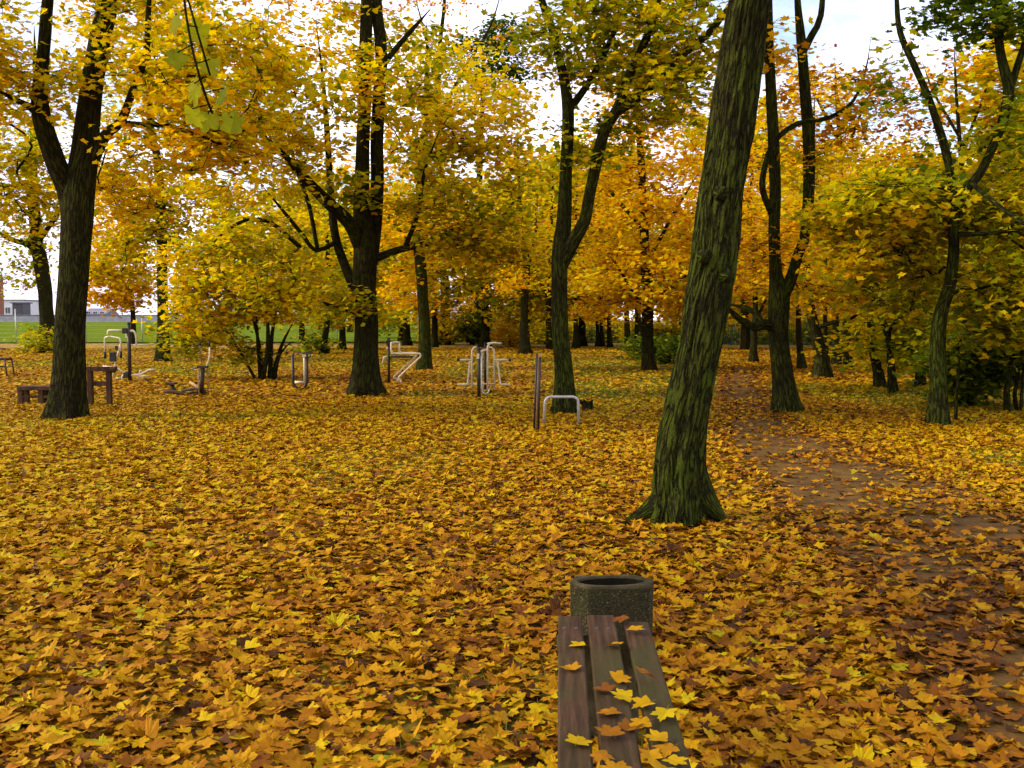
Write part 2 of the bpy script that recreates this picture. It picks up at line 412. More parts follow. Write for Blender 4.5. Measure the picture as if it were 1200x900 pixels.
def make_tree(name, label, cat, base, stems, blobs, tone, mat='bark', group=None, leaf=None, lod=None, per=34, spread=0.29,
              seed=1, flare=0.5, seg=12, fork_min=None, tone_sd=0.09, ridge=0.0, dist=None, tiltv=0.55, tipr=0.0062, twig_only=False):
    """base: foot of the tree in the photo; stems: traced centre lines (px, py, depth offset, width px) at the tree's real distance;
       blobs: (px, py, depth offset, rx px, ry px, depth radius m, clusters [, tone shift]) where the crown is."""
    r = np.random.default_rng(seed)
    B = gnd(*base) if dist is None else at(base[0], base[1], dist)
    if dist is None: B[2] = float(ground_z(B[0], B[1]))
    D = B[1]; s = D / F
    root = empty(name, B, label, cat, group)
    wood = MB(); nodes = []; par = []; rad = []; stem_of = []
    for si, st in enumerate(stems):
        P = np.array([np.concatenate([at(p[0], p[1], D + p[2]), [p[3] / 2 * s]]) for p in st])
        if si == 0: P[0, 2] = B[2] - 0.12
        step = 0.03 if (ridge and si == 0) else max(0.14, 0.010 * D)
        Q = smoothpath(P, step)
        if si > 0:
            tt = np.linspace(0, 1, len(Q)); Q[:, 3] *= np.clip(((1.0 - tt) / 0.35), 0.12, 1.0) ** 0.75
        else:
            tt = np.linspace(0, 1, len(Q)); Q[:, 3] *= np.clip(((1.0 - tt) / 0.12), 0.1, 1.0)
        Q[:, 3] = np.maximum(Q[:, 3], 0.003)
        if si > 0 or len(Q) > 6:
            wv = 0.25 * Q[:, 3:4] * (vnoise(np.stack([Q[:, 2] * 1.3, np.full(len(Q), si * 3.1), np.full(len(Q), seed * 1.7)], -1), 7)[:, None] - 0.5)
            Q[:, :2] += wv * min(1, 1)
        sg = 180 if (ridge and si == 0) else (seg if si == 0 else max(6, seg - 4))
        fl = flare_fn(seed, flare, 0.13 if D < 10 else 0.28, 5, ridge, Q[min(3, len(Q) - 1), 3]) if si == 0 else None
        wood.tube(Q[:, :3], Q[:, 3], sg, True, True, fl, -0.12 if si == 0 else 0.0)
        k0 = len(nodes)
        sub = Q[::max(1, int(0.25 / step))]
        for i, q in enumerate(sub):
            nodes.append(q[:3]); par.append(len(nodes) - 2 if i else -1); rad.append(q[3]); stem_of.append(si)
    ns = len(nodes)
    # crown clusters
    att = []; atone = []
    for b in blobs:
        px, py, dd, rx, ry, rz, n = b[:7]
        u = r.normal(size=(n, 3)); u /= np.linalg.norm(u, axis=1, keepdims=True); u *= r.uniform(0.25, 1.0, (n, 1)) ** (1 / 2.2)
        C = at(px, py, D + dd)
        att.append(C + u * np.array([rx * s, rz, ry * s])); atone.append(np.full(n, b[7] if len(b) > 7 else 0.0) + r.normal(0, 0.04))
    if att:
        att = np.concatenate(att); atone = np.concatenate(atone)
    crown = MB(); lod = lod or (2 if D < 17 else 1)
    leaf = leaf or (0.066 + 0.0013 * D); per = per * 1.17
    if len(att):
        pos = np.zeros((ns + len(att) * 60, 3)); pos[:ns] = nodes; n = ns
        low = fork_min if fork_min is not None else B[2] + 1.6
        ds = np.min(np.linalg.norm(att[:, None] - pos[None, :ns], axis=2), axis=1)
        lp = []; lt = []; ends = []
        for ai in np.argsort(ds):
            A = att[ai]
            pp = pos[:n]; dv = np.linalg.norm(pp - A, axis=1)
            cost = dv + 0.7 * np.maximum(0, pp[:, 2] - A[2]) + 50 * (pp[:, 2] < low)
            i = int(np.argmin(cost)); p = pos[i].copy()
            pd = p - pos[par[i]] if par[i] >= 0 else np.array([0, 0, 1.0])
            pd = pd / (np.linalg.norm(pd) + 1e-6)
            stp = max(0.22, dv[i] / 14)
            last = i
            if dv[i] < 12:
                for k in range(40):
                    to = A - p; L = np.linalg.norm(to)
                    if L < stp * 0.8 or n >= len(pos) - 2: break
                    d = to / L * 0.62 + pd * 0.42 + r.normal(0, 0.17, 3) + np.array([0, 0, 0.05])
                    d /= np.linalg.norm(d); p = p + d * stp; pd = d
                    pos[n] = p; par.append(last); rad.append(0); last = n; n += 1
                    if k and L < 1.6 and r.random() < 0.6:
                        lp.append(p + r.normal(0, 0.10, (5, 3))); lt.append(np.full(5, atone[ai]))
            ends.append((len(lp), last))
            m = max(3, int(per * r.uniform(0.5, 1.5)))
            ax = r.normal(0, 1, 2); ax /= np.linalg.norm(ax)
            e1 = r.normal(0, spread * 1.25, m); e2 = r.normal(0, spread * 0.7, m)
            off = np.stack([ax[0] * e1 - ax[1] * e2, ax[1] * e1 + ax[0] * e2, r.normal(0, spread * 0.33, m) - 0.18 * np.abs(e1)], -1)
            lp.append(A + off); lt.append(np.full(m, atone[ai] + r.normal(0, 0.05)))
        # branch radii by the pipe model
        par_a = np.array(par[:n]); acc = np.zeros(n); haskid = np.zeros(n, bool)
        haskid[par_a[ns:]] = True
        for i in range(n - 1, ns - 1, -1):
            if acc[i] == 0: acc[i] = tipr ** 2.1
            acc[par_a[i]] += acc[i]
        rr = np.zeros(n); rr[ns:] = acc[ns:] ** (1 / 2.1)
        kids = {}
        for i in range(ns, n): kids.setdefault(par_a[i], []).append(i)
        stack = [(p_, k_) for p_, ks in kids.items() if p_ < ns for k_ in ks]
        while stack:
            p0, k = stack.pop()
            ch = [pos[p0], pos[k]]; rc = [min(rr[k] * 1.05, rad[p0] * 0.9 if p0 < ns else 1), rr[k]]
            while k in kids:
                ks = sorted(kids[k], key=lambda q: -rr[q])
                for o_ in ks[1:]: stack.append((k, o_))
                k = ks[0]; ch.append(pos[k]); rc.append(rr[k])
            mx = max(rc)
            wood.tube(np.array(ch), np.array(rc), 7 if mx > 0.05 else (5 if mx > 0.02 and D < 30 else 3), False, True)
        if D < 30:                                          # the leaf-bearing twigs of every spray
            for li, la_ in ends:
                L_ = lp[li]
                for q in L_[r.permutation(len(L_))[:6 if D < 22 else 4]]:
                    p0 = pos[la_]; mid = (p0 + q) / 2 + r.normal(0, 0.03, 3) + np.array([0, 0, 0.03])
                    wood.tube(np.array([p0, mid, q]), np.array([0.0055, 0.0045, 0.003]), 3, False, True)
        lp = np.concatenate(lp); lt = np.concatenate(lt)
        m = len(lp)
        tn = tone - 0.085 + lt + r.normal(0, tone_sd, m)
        tn = np.where(r.random(m) < 0.05, tn + 0.22, tn)
        add_leaves(crown, lp, leaf * r.uniform(0.65, 1.25, m), tn, lod, tiltv, r, 0.2)
    wood.build('trunk', M[mat], root, True, B)
    if len(att): crown.build('crown', M['crown'], root, False, B)
    root['n_leaves'] = len(lp) if len(att) else 0
    del root['n_leaves']
    return root

# ------------------------------------------------------------------ ground, path, lawn
def axis(lo, hi, d0, far, grow=1.22):
    a = list(np.arange(lo, hi + 1e-6, d0)); st = d0
    while a[-1] < far: st *= grow; a.append(a[-1] + st)
    b = []; st = d0; x = lo
    while x > -far: st *= grow; x -= st; b.append(x)
    return np.array(b[::-1] + a)

PL = [(842, 432), (838, 450), (836, 470), (838, 500), (846, 535), (880, 575), (950, 640), (1030, 730), (1130, 850), (1290, 1080)]
PR = [(888, 432), (898, 450), (908, 470), (930, 492), (980, 514), (1050, 543), (1150, 585), (1260, 640), (1420, 740), (1800, 960)]
pl = smoothpath([gnd(*p) for p in PL], 0.4); prr = smoothpath([gnd(*p) for p in PR], 0.4)
def resample(P, n):
    L = np.concatenate([[0], np.cumsum(np.linalg.norm(np.diff(P, axis=0), axis=1))])
    t = np.linspace(0, L[-1], n); return np.stack([np.interp(t, L, P[:, k]) for k in range(3)], -1)
NP_ = 90
pl = resample(pl, NP_); prr = resample(prr, NP_)
pc = (pl + prr) / 2; pw = np.linalg.norm(prr - pl, axis=1) / 2
def path_depth(x, y):
    """1 well inside the path, 0 at its edge, negative outside (metres, roughly)"""
    x = np.asarray(x, float); out = np.full(x.shape, -9.0)
    for k in range(NP_):
        out = np.maximum(out, (pw[k] - np.hypot(x - pc[k, 0], y - pc[k, 1])) )
    return out
GRASS = [(720, 430, 120, 22), (690, 455, 70, 18), (800, 415, 60, 8), (1090, 470, 120, 20), (985, 462, 60, 16), (1180, 470, 60, 16), (300, 425, 120, 12), (90, 425, 60, 8), (450, 420, 70, 10), (560, 430, 50, 14), (870, 590, 30, 22), (1190, 540, 60, 14), (1150, 500, 60, 10)]
GE = []
for px, py, rx, ry in GRASS:
    c = gnd(px, py); GE.append((c[0], c[1], rx * c[1] / F, max(1.2, gnd(px, py - ry)[1] - c[1])))
def grass_mask(x, y):
    g = np.zeros_like(x)
    for cx, cy, rx, ry in GE:
        g = np.maximum(g, 1 - ((x - cx) / rx) ** 2 - ((y - cy) / ry) ** 2)
    g = np.clip(g * 1.3, 0, 1) * sstep(0.22, 0.6, n2(x, y, 0.7, 12) * 0.6 + n2(x, y, 2.1, 13) * 0.4) * 1.2
    g = np.maximum(g, 0.55 * sstep(0.66, 0.8, n2(x, y, 0.55, 21)))
    return np.clip(g, 0, 1) * (path_depth(x, y) < 0.1)

gx = axis(-40, 40, 0.5, 1500); gy = axis(-8, 70, 0.5, 1500)
X, Y = np.meshgrid(gx, gy); Z = ground_z(X, Y)
g = MB(); nx, ny = len(gx), len(gy)
i = np.arange(ny - 1)[:, None] * nx; j = np.arange(nx - 1)[None]
g.add(np.stack([X, Y, Z], -1).reshape(-1, 3), [np.stack([i + j, i + j + 1, i + nx + j + 1, i + nx + j], -1).reshape(-1, 4)],
      grass=np.maximum(grass_mask(X, Y), sstep(75 * KD, 100 * KD, Y)).ravel())
tag(g.build('ground', M['ground'], None, True), kind='structure')

def strip(name, A, B, mat, dz, nseg):
    mb = MB(); t = np.linspace(0, 1, nseg)[None, :, None]
    V = A[:, None] * (1 - t) + B[:, None] * t
    V[..., 2] = ground_z(V[..., 0], V[..., 1]) + dz
    n = len(A); i = np.arange(n - 1)[:, None] * nseg; j = np.arange(nseg - 1)[None]
    mb.add(V.reshape(-1, 3), [np.stack([i + j, i + j + 1, i + nseg + j + 1, i + nseg + j], -1).reshape(-1, 4)])
    return tag(mb.build(name, mat, None, True), kind='structure')
wob = 0.22 * (vnoise(np.stack([pc[:, 1] * 0.8, pc[:, 0] * 0.8, 0 * pw], -1), 31) - 0.5)[:, None] * np.array([1, 0, 0])
strip('path', pl + wob, prr - wob, M['path'], 0.022, 16)
ly = np.arange(58.5 * KD, 170 * KD, 1.5)
la = np.stack([-120 + 0 * ly, ly, 0 * ly], -1); lb = np.stack([-4 - 1.5 * np.sin(ly * 0.3), ly, 0 * ly], -1)
strip('sports_lawn', la, lb, M['lawn'], 0.07, 60)

# ------------------------------------------------------------------ fallen leaves (countless: stuff)
BENCH_DIR = ray(655, 375); BENCH_DIR = np.array([BENCH_DIR[0], BENCH_DIR[1], 0]); BENCH_DIR /= np.linalg.norm(BENCH_DIR)
def scatter(y0, y1, dens, seed):
    r = np.random.default_rng(seed)
    W = 0.62 * y1 + 2.2
    n = int((y1 - y0) * 2 * W * dens)
    x = r.uniform(-W, W, n); y = r.uniform(y0, y1, n)
    k = np.abs(x) < 0.60 * y + 2.0
    return x[k], y[k], r
def litter(name, y0, y1, dens, lod, size, seed):
    x, y, r = scatter(y0, y1, dens, seed)
    pd = path_depth(x, y)
    g_ = grass_mask(x, y)
    patch = n2(x, y, 1.1, 41)
    bare = sstep(4.5, 8.5, y / KD)
    keep = np.where(pd > 0, 0.62 - (0.28 + 0.18 * bare) * sstep(0, 0.6, pd), 1.0)
    keep = np.where(pd > 0.3, keep * (0.45 + 1.5 * sstep(0.42, 0.72, n2(x, y, 0.8, 44))), keep)
    keep *= 1 - 0.72 * g_
    keep *= 0.62 + 0.5 * patch
    keep *= np.where(x < -2, 1.0, 1.0)
    k = r.random(len(x)) < keep
    x, y, g_, pd = x[k], y[k], g_[k], pd[k]
    m = len(x)
    heap = 0.028 * n2(x, y, 2.4, 51) * (pd < 0) + 0.004
    lay = r.random(m) ** 1.3
    z = ground_z(x, y) + 0.012 + lay * (heap + 0.02) + np.where(pd > 0, 0.012, 0.0) + 0.0004 * y
    zone = n2(x, y, 0.22, 61)
    tone = 0.655 + 0.10 * (zone - 0.5) * 2 + r.normal(0, 0.075, m)
    tone += np.where(r.random(m) < 0.17, r.uniform(0.10, 0.34, m), 0)             # browned leaves
    tone -= np.where(r.random(m) < 0.11, r.uniform(0.08, 0.26, m), 0)             # still green
    tone += (1 - lay) * 0.10 - g_ * 0.10 + 0.07 * (pd > 0)
    mb = MB()
    add_leaves(mb, np.stack([x, y, z], -1), size * 0.90 * r.uniform(0.5, 1.4, m), tone, lod, 0.22, r, 0.32)
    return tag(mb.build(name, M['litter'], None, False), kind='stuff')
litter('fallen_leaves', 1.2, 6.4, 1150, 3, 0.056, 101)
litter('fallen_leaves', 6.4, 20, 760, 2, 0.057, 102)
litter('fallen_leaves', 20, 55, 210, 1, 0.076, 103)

# grass blades pushing through the leaves
def blades(y0, y1, dens, h, w, seed):
    x, y, r = scatter(y0, y1, dens, seed)
    g_ = grass_mask(x, y)
    k = r.random(len(x)) < g_ * 0.95 + 0.015 * (path_depth(x, y) < -0.1)
    x, y = x[k], y[k]; m = len(x)
    a = r.uniform(0, 2 * PI, m); hh = h * r.uniform(0.5, 1.25, m); ln = r.normal(0, 0.45, (m, 2)) * hh[:, None]
    z = ground_z(x, y)
    dx, dy = np.cos(a) * w, np.sin(a) * w
    V = np.stack([np.stack([x - dx, y - dy, z], -1), np.stack([x + dx, y + dy, z], -1), np.stack([x + ln[:, 0], y + ln[:, 1], z + hh], -1)], 1).reshape(-1, 3)
    mb = MB(); mb.add(V, [np.arange(3 * m).reshape(-1, 3)], tone=np.repeat(np.clip(r.normal(0.17, 0.07, m), 0.03, 0.4), 3))
    return tag(mb.build('grass', M['blade'], None, False), kind='stuff')
blades(3, 15, 420, 0.075, 0.0035, 201)
blades(15, 40, 200, 0.095, 0.009, 202)
# ------------------------------------------------------------------ bench and bin
def rotz(p, a):
    p = np.asarray(p, float); c, s = math.cos(a), math.sin(a)
    return np.stack([p[..., 0] * c - p[..., 1] * s, p[..., 0] * s + p[..., 1] * c, p[..., 2]], -1)
be = gnd(706, 722, 0.45)                       # far end of the seat
bang = -math.atan2(BENCH_DIR[0], BENCH_DIR[1])
bench = empty('park_bench', (be[0], be[1], 0), 'backless bench of dark stained planks strewn with yellow leaves', 'bench', rz=bang)
lat = lambda px: (gnd(px, 722, 0.45) - be)[0]
LEN = 2.0
for (a, b, end) in ((654, 682, 0.0), (688, 720, 0.02), (730, 758, -0.06)):
    xa, xb = lat(a), lat(b)
    mb = MB(); mb.box(((xa + xb) / 2, -LEN / 2 + end / 2, 0.432), (xb - xa, LEN + end, 0.036), bev=0.006)
    p = mb.build('plank', M['plank'], bench)
    for yy in (-0.16, -LEN + 0.16):
        for dx in (-0.022, 0.022):
            bm_ = MB(); bm_.lathe([(0, 0.004), (0.006, 0.003), (0.009, 0.0)], ((xa + xb) / 2 + dx, yy, 0.4505), 8); bm_.build('bolt', M['dark_metal'], p)
for yy in (-0.16, -LEN + 0.16):
    mb = MB(); mb.box((0, yy, 0.20), (0.26, 0.09, 0.40), bev=0.012); mb.box((0, yy, 0.396), (0.36, 0.10, 0.03), bev=0.006)
    mb.build('leg', M['rim'], bench)

DB = 4.05 * KD
bc = at(717, 690, DB)
binn = empty('litter_bin', (bc[0], bc[1], 0), 'squat faceted bin of exposed aggregate concrete behind the end of the bench', 'bin', rz=math.radians(6))
WB = 0.5 * 100 / F * DB; zt = at(717, 680, DB)[2]; QB = 0.50
def hexa(k, z, n=24):
    """elongated hexagon with softened corners, half width WB * k"""
    P = np.array([(-1.0, 0.06), (-0.66, -QB), (0.80, -QB), (1.0, -0.06), (0.66, QB), (-0.80, QB)]) * WB * k
    out = []
    for a, b in zip(P, np.roll(P, -1, 0)):
        for t in (0.03, 0.35, 0.65, 0.97): out.append(a + (b - a) * t)
    return np.column_stack([out, np.full(n, z)])
def ell(k, z, n=24):
    h = hexa(1, 0); th = np.arctan2(h[:, 1] / QB, h[:, 0])
    return np.column_stack([np.cos(th) * WB * k, np.sin(th) * WB * QB * k, np.full(n, z)])
def loft(mb, secs):
    n = len(secs[0]); V = np.concatenate(secs)
    i = np.arange(len(secs) - 1)[:, None] * n; j = np.arange(n)[None]; j2 = (j + 1) % n
    mb.add(V, [np.stack([i + j, i + j2, i + n + j2, i + n + j], -1).reshape(-1, 4)])
mb = MB(); loft(mb, [hexa(.97, -.02), hexa(.985, 0.05), hexa(1, zt - 0.018)])
mb.build('shell', M['pebble'], binn)
mb = MB(); loft(mb, [hexa(1, zt - 0.018), hexa(1.01, zt - 0.012), hexa(.99, zt - 0.002), hexa(.97, zt), ell(.84, zt - .001), ell(.825, zt - .012)])
mb.build('rim', M['rim'], binn)
mb = MB(); loft(mb, [ell(.826, zt - .012), ell(.80, zt - .36), ell(.02, zt - .36)]); mb.build('liner', M['bin_liner'], binn)  # inner wall and floor, the hole's shade put into their colour

# single leaves on the bench, each one an object
BL = [  # px, py, size, tone, label
 (679, 755, .060, .52, 'pale yellow leaf spread across the left plank near its far end'),
 (669, 783, .056, .70, 'dull ochre leaf lying half across the left edge of the left plank'),
 (728, 728, .058, .86, 'russet curled leaf on the gap at the far end of the bench'),
 (743, 740, .060, .60, 'tan leaf lying across the far end of the right plank'),
 (721, 757, .058, .66, 'ochre leaf on the middle plank just below the russet one'),
 (708, 809, .064, .88, 'red brown leaf on the left edge of the middle plank'),
 (726, 796, .062, .66, 'dusty yellow leaf bridging the gap halfway along the bench'),
 (754, 799, .058, .80, 'brownish leaf halfway along the right plank'),
 (731, 818, .066, .50, 'bright yellow leaf beside the red brown leaf on the middle plank'),
 (715, 836, .058, .74, 'flat tan leaf on the middle plank below the bright yellow one'),
 (678, 871, .058, .52, 'lone yellow leaf low on the left plank'),
 (779, 840, .078, .46, 'largest leaf on the bench, clear yellow, on the right plank'),
]
HEAP = [(755, 826, .5), (752, 850, .56), (772, 868, .5), (715, 862, .7), (762, 884, .56), (781, 880, .62), (790, 895, .45), (722, 905, .6), (775, 905, .52), (738, 852, .74), (705, 888, .66)]
def single_leaf(px, py, size, tone, label, k, group):
    c = gnd(px, py, 0.458); r = np.random.default_rng(700 + k)
    mb = MB(); add_leaves(mb, np.zeros((1, 3)), np.array([size * 0.80]), np.array([tone]), 3, 0.10, r, 0.16)
    mb.v[0][:, 2] -= mb.v[0][:, 2].min()
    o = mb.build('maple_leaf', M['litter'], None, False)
    o.location = (c[0], c[1], 0.4515 + 0.004 * (k % 4)); tag(o, label, 'leaf', group)
for k, (px, py, sz, tn, lb) in enumerate(BL): single_leaf(px, py, sz, tn + .05, lb, k, 'single leaves lying on the bench')
for k, (px, py, tn) in enumerate(HEAP): single_leaf(px, py, .064, tn + .13, 'yellow leaf in the loose drift over the near part of the right hand planks', 40 + k, 'leaves drifted on the near end of the bench')

# ------------------------------------------------------------------ outdoor gym
class Eq:
    """builds one machine in its own upright frame: photo pixels -> metres at the machine's distance"""
    def __init__(s, name, label, cat, bx, by, group=None):
        s.B = gnd(bx, by); s.B[2] = float(ground_z(s.B[0], s.B[1])); s.bx, s.by = bx, by; s.k = s.B[1] / F
        s.root = empty(name, s.B, label, cat, group)
    def p(s, px, py, y=0.0): return ((px - s.bx) * s.k, y, (s.by - py) * s.k)
    def tube(s, name, pts, r, mat, bend=0.06, parent=None, seg=8):
        P = [np.array(s.p(*q)) for q in pts]
        out = [P[0]]
        for a, b, c in zip(P[:-2], P[1:-1], P[2:]):         # rounded corners
            u = a - b; v = c - b; lu, lv = np.linalg.norm(u), np.linalg.norm(v); d = min(bend, lu * .45, lv * .45)
            q0, q2 = b + u / lu * d, b + v / lv * d
            for t in np.linspace(0, 1, 6): out.append((1 - t) ** 2 * q0 + 2 * t * (1 - t) * b + t * t * q2)
        out.append(P[-1])
        mb = MB(); mb.tube(np.array(out), r, seg); return mb.build(name, M[mat], parent or s.root, True)
    def box(s, name, px, py, size, mat, y=0.0, parent=None, rz=0.0, rx=0.0, ry=0.0, bev=0):
        mb = MB(); mb.box(s.p(px, py, y), size, rz, bev, rx, ry); return mb.build(name, M[mat], parent or s.root)
    def post(s, x0, y0, x1, y1, r, mat='brown_steel', y=0.0):
        o = s.tube('post', [(x0, y0 + 2, y), (x1, y1, y)], r, mat, seg=14)
        mb = MB(); mb.lathe([(0, .025), (r * .7, .018), (r * 1.08, 0), (r * 1.08, -.03)], s.p(x1, y1, y), 14); mb.build('cap', M['black_rubber'], o, True)
        return o
GYM = 'outdoor gym machines standing in the leaves'
# chest press station
e = Eq('chest_press', 'gym machine with one dark post and cream press handles, right of the big forked tree', 'gym machine', 152.5, 448.5, GYM)
e.post(152.5, 448.5, 152.5, 379, .045)
e.box('clamp', 148.5, 388, (.13, .13, .14), 'black_rubber'); e.box('clamp', 148.5, 440, (.13, .13, .14), 'black_rubber')
e.tube('arm', [(152, 388), (128, 387.5), (128, 394)], .028, 'cream_steel')
h = e.tube('handlebar', [(123, 413, .05), (123, 396, .05), (130, 394.5), (143.5, 397, -.05), (143.5, 413, -.05)], .022, 'cream_steel')
e.tube('grip', [(123, 413, .05), (123, 420.5, .05)], .034, 'black_rubber', parent=h); e.tube('grip', [(143.5, 412, -.05), (143.5, 420, -.05)], .034, 'black_rubber', parent=h)
e.tube('seat_frame', [(143.5, 400), (134.5, 430), (132.5, 442)], .022, 'cream_steel')
e.tube('seat_frame', [(121, 430), (137, 431), (150, 440)], .024, 'cream_steel')
e.box('backrest', 134, 418.5, (.16, .06, .24), 'black_rubber', -.05); e.box('backrest', 138, 408, (.06, .05, .10), 'black_rubber', -.03)
e.tube('arm', [(154, 388), (158.5, 388), (161, 394), (161, 404.5)], .03, 'cream_steel')
e.tube('footrest', [(155, 404.5), (176, 404.5)], .018, 'cream_steel')
e.tube('leg_frame', [(152, 440), (164, 439.5), (171, 436), (175, 433.5), (182, 433.5)], .026, 'cream_steel')
e.tube('leg_frame', [(163, 448), (164, 436), (166, 434)], .024, 'cream_steel'); e.tube('leg_frame', [(164, 441), (175, 441)], .022, 'cream_steel')
e.tube('leg_frame', [(148, 440), (143.5, 440), (143, 448)], .024, 'cream_steel'); e.tube('footrest', [(136, 443.5), (141, 443.5)], .02, 'cream_steel')
e.box('notice', 150.4, 394, (.035, .02, .10), 'cream_steel', -.06)
# rowing machine
e = Eq('rowing_machine', 'low brown rowing machine with an upright T post, left of the bushy shrub', 'gym machine', 236, 464.5, GYM)
e.tube('base_rail', [(194, 458, -.1), (206, 458.5, -.1), (220, 461.5, -.12), (241, 459, .05)], .045, 'old_wood')
e.tube('base_rail', [(208, 459, .25), (224, 456, .2), (238, 458, .1)], .03, 'old_wood')
e.tube('base_rail', [(216, 449, .4), (236, 458, .1)], .03, 'tan_wood')
o = e.tube('post', [(236, 463), (238.5, 431)], .045, 'brown_steel'); e.box('crossbar', 238, 429.8, (.22, .09, .05), 'brown_steel', parent=o)
e.tube('side_tube', [(234, 463, -.05), (234, 432, -.05)], .016, 'tan_wood'); e.tube('side_tube', [(243, 463, .05), (243, 432, .05)], .016, 'tan_wood')
l = e.tube('lever', [(243, 429), (246.5, 418), (247, 406)], .016, 'cream_steel'); e.tube('grip', [(247, 406), (246, 399.5)], .024, 'black_rubber', parent=l)
l = e.tube('lever', [(231, 431, .4), (228.5, 418, .4), (229, 405, .4)], .006, 'dark_metal'); e.tube('grip', [(229, 405, .4), (228, 400, .4)], .022, 'black_rubber', parent=l)
o = e.tube('seat_post', [(205, 460), (201, 450)], .05, 'brown_steel'); e.box('seat', 201, 449, (.19, .22, .04), 'old_wood', parent=o)
e.tube('footrest', [(226, 432), (233, 430.5)], .015, 'dark_metal')
# U shaped frame
e = Eq('twisting_frame', 'brown U-shaped gym frame with cream inner tube, beside the bushy shrub', 'gym machine', 352, 456.5, GYM)
e.tube('frame', [(343.6, 414), (343.6, 448), (347, 454.5), (356, 454.5), (360, 448), (360, 414)], .035, 'brown_steel', .16, seg=12)
e.tube('inner_tube', [(357.3, 417), (357.3, 446)], .03, 'cream_steel'); e.tube('footrest', [(347, 447, -.12), (358, 447, -.12)], .03, 'cream_steel')
e.tube('handle', [(344, 417, .1), (350, 412.5, .1), (365, 413, .1)], .010, 'dark_metal'); e.tube('handle', [(360, 419), (364.5, 418), (364, 414)], .014, 'dark_metal')
e.box('cap', 357.3, 416.3, (.09, .09, .05), 'cream_steel')
# leg press
e = Eq('leg_press', 'gym machine with a dark post and zigzag cream tubes, right of the twin-stemmed tree', 'gym machine', 455.8, 450, GYM)
e.post(455.8, 449.5, 455.8, 396, .036)
e.box('base_plate', 455.5, 449.5, (.17, .17, .03), 'brown_steel')
e.tube('frame_tube', [(459.5, 401, -.16), (459.5, 410, -.16), (462, 413.5, -.16), (493.5, 413.5, -.16), (494, 417, -.16), (467, 442, -.16), (471, 445, -.16), (470.5, 450, -.16)], .020, 'cream_steel', .09)
e.tube('frame_tube', [(467.5, 401, .16), (467.5, 413, .16), (487.5, 413.5, .16), (486.5, 417.5, .16), (459.5, 442.5, .16), (465, 444, .16), (466, 450, .16)], .020, 'cream_steel', .09)
e.tube('back_bar', [(459.5, 401, -.16), (463, 400.5, 0), (467.5, 401, .16)], .022, 'cream_steel')
e.tube('crossbar', [(460, 413.5, -.16), (468, 413.5, .16)], .018, 'cream_steel')
e.box('seat', 471, 417.6, (.56, .26, .04), 'black_rubber'); e.box('clamp', 455.8, 401, (.11, .11, .12), 'black_rubber')
e.tube('pedal', [(453, 417.5), (450.5, 418), (448.5, 425)], .025, 'cream_steel')
e.box('notice', 454.2, 407.5, (.05, .03, .04), 'cream_steel', -.04)
# air walker / elliptical pair
e = Eq('air_walker', 'gym machine of two dark posts with cream handrails and pedals on both sides', 'gym machine', 562, 470, GYM)
e.post(561.2, 469.5, 561.5, 409, .036); e.post(567, 461, 567.2, 405, .036, y=1.4)
e.box('notice', 560.4, 418, (.05, .02, .10), 'cream_steel', -.045)
e.tube('crossbar', [(561, 414), (567, 413, 1.4)], .03, 'cream_steel')
for (a, b, c, d, yy) in ((552.5, 558, 408, 456, .25), (571, 579, 403, 459, .25), (578.5, 572, 409, 461, .75)):
    e.tube('handrail', [(a, d, yy), (a, c + 4, yy), ((a + b) / 2, c, yy), (b, c, yy)], .018, 'cream_steel', .10)
e.tube('handrail', [(571, 404, .25), (577, 402.5, .25), (588, 403.5, .25)], .018, 'cream_steel')
e.tube('grip', [(588, 403.5, .25), (591, 404.5, .25)], .026, 'black_rubber')
e.tube('hanger', [(564.3, 412, .1), (564.3, 458, .1), (567, 463, .1), (572, 462, .1), (573.5, 457, .1)], .016, 'grey_steel', .05)
for (x0, x1) in ((552.5, 537), (578.5, 596)):
    o = e.tube('foot_bar', [(x0, 423.6, .5), (x1, 423.6, .5)], .020, 'cream_steel')
    e.tube('grip', [(x1, 423.6, .5), (x1 + (3 if x1 > x0 else -3), 423.6, .5)], .026, 'black_rubber', parent=o)
for (sg, x0) in ((-1, 549), (1, 583.5)):
    o = e.tube('swing_leg', [(x0 - sg * 3, 426, .5), (x0, 426, .5), (x0 - 0 * sg, 430, .5), (x0 + sg * 2.5, 453.5, .5), (x0 + sg * 13, 453.5, .5)], .018, 'cream_steel', .04)
    e.box('pedal', x0 + sg * 8.5, 453, (.20, .12, .03), 'cream_steel', .5, parent=o)
e.tube('lower_bar', [(552.5, 452, .25), (578.5, 452.5, .5)], .016, 'cream_steel')
e.tube('lower_bar', [(571, 432, .25), (578.5, 432, .75)], .012, 'cream_steel')
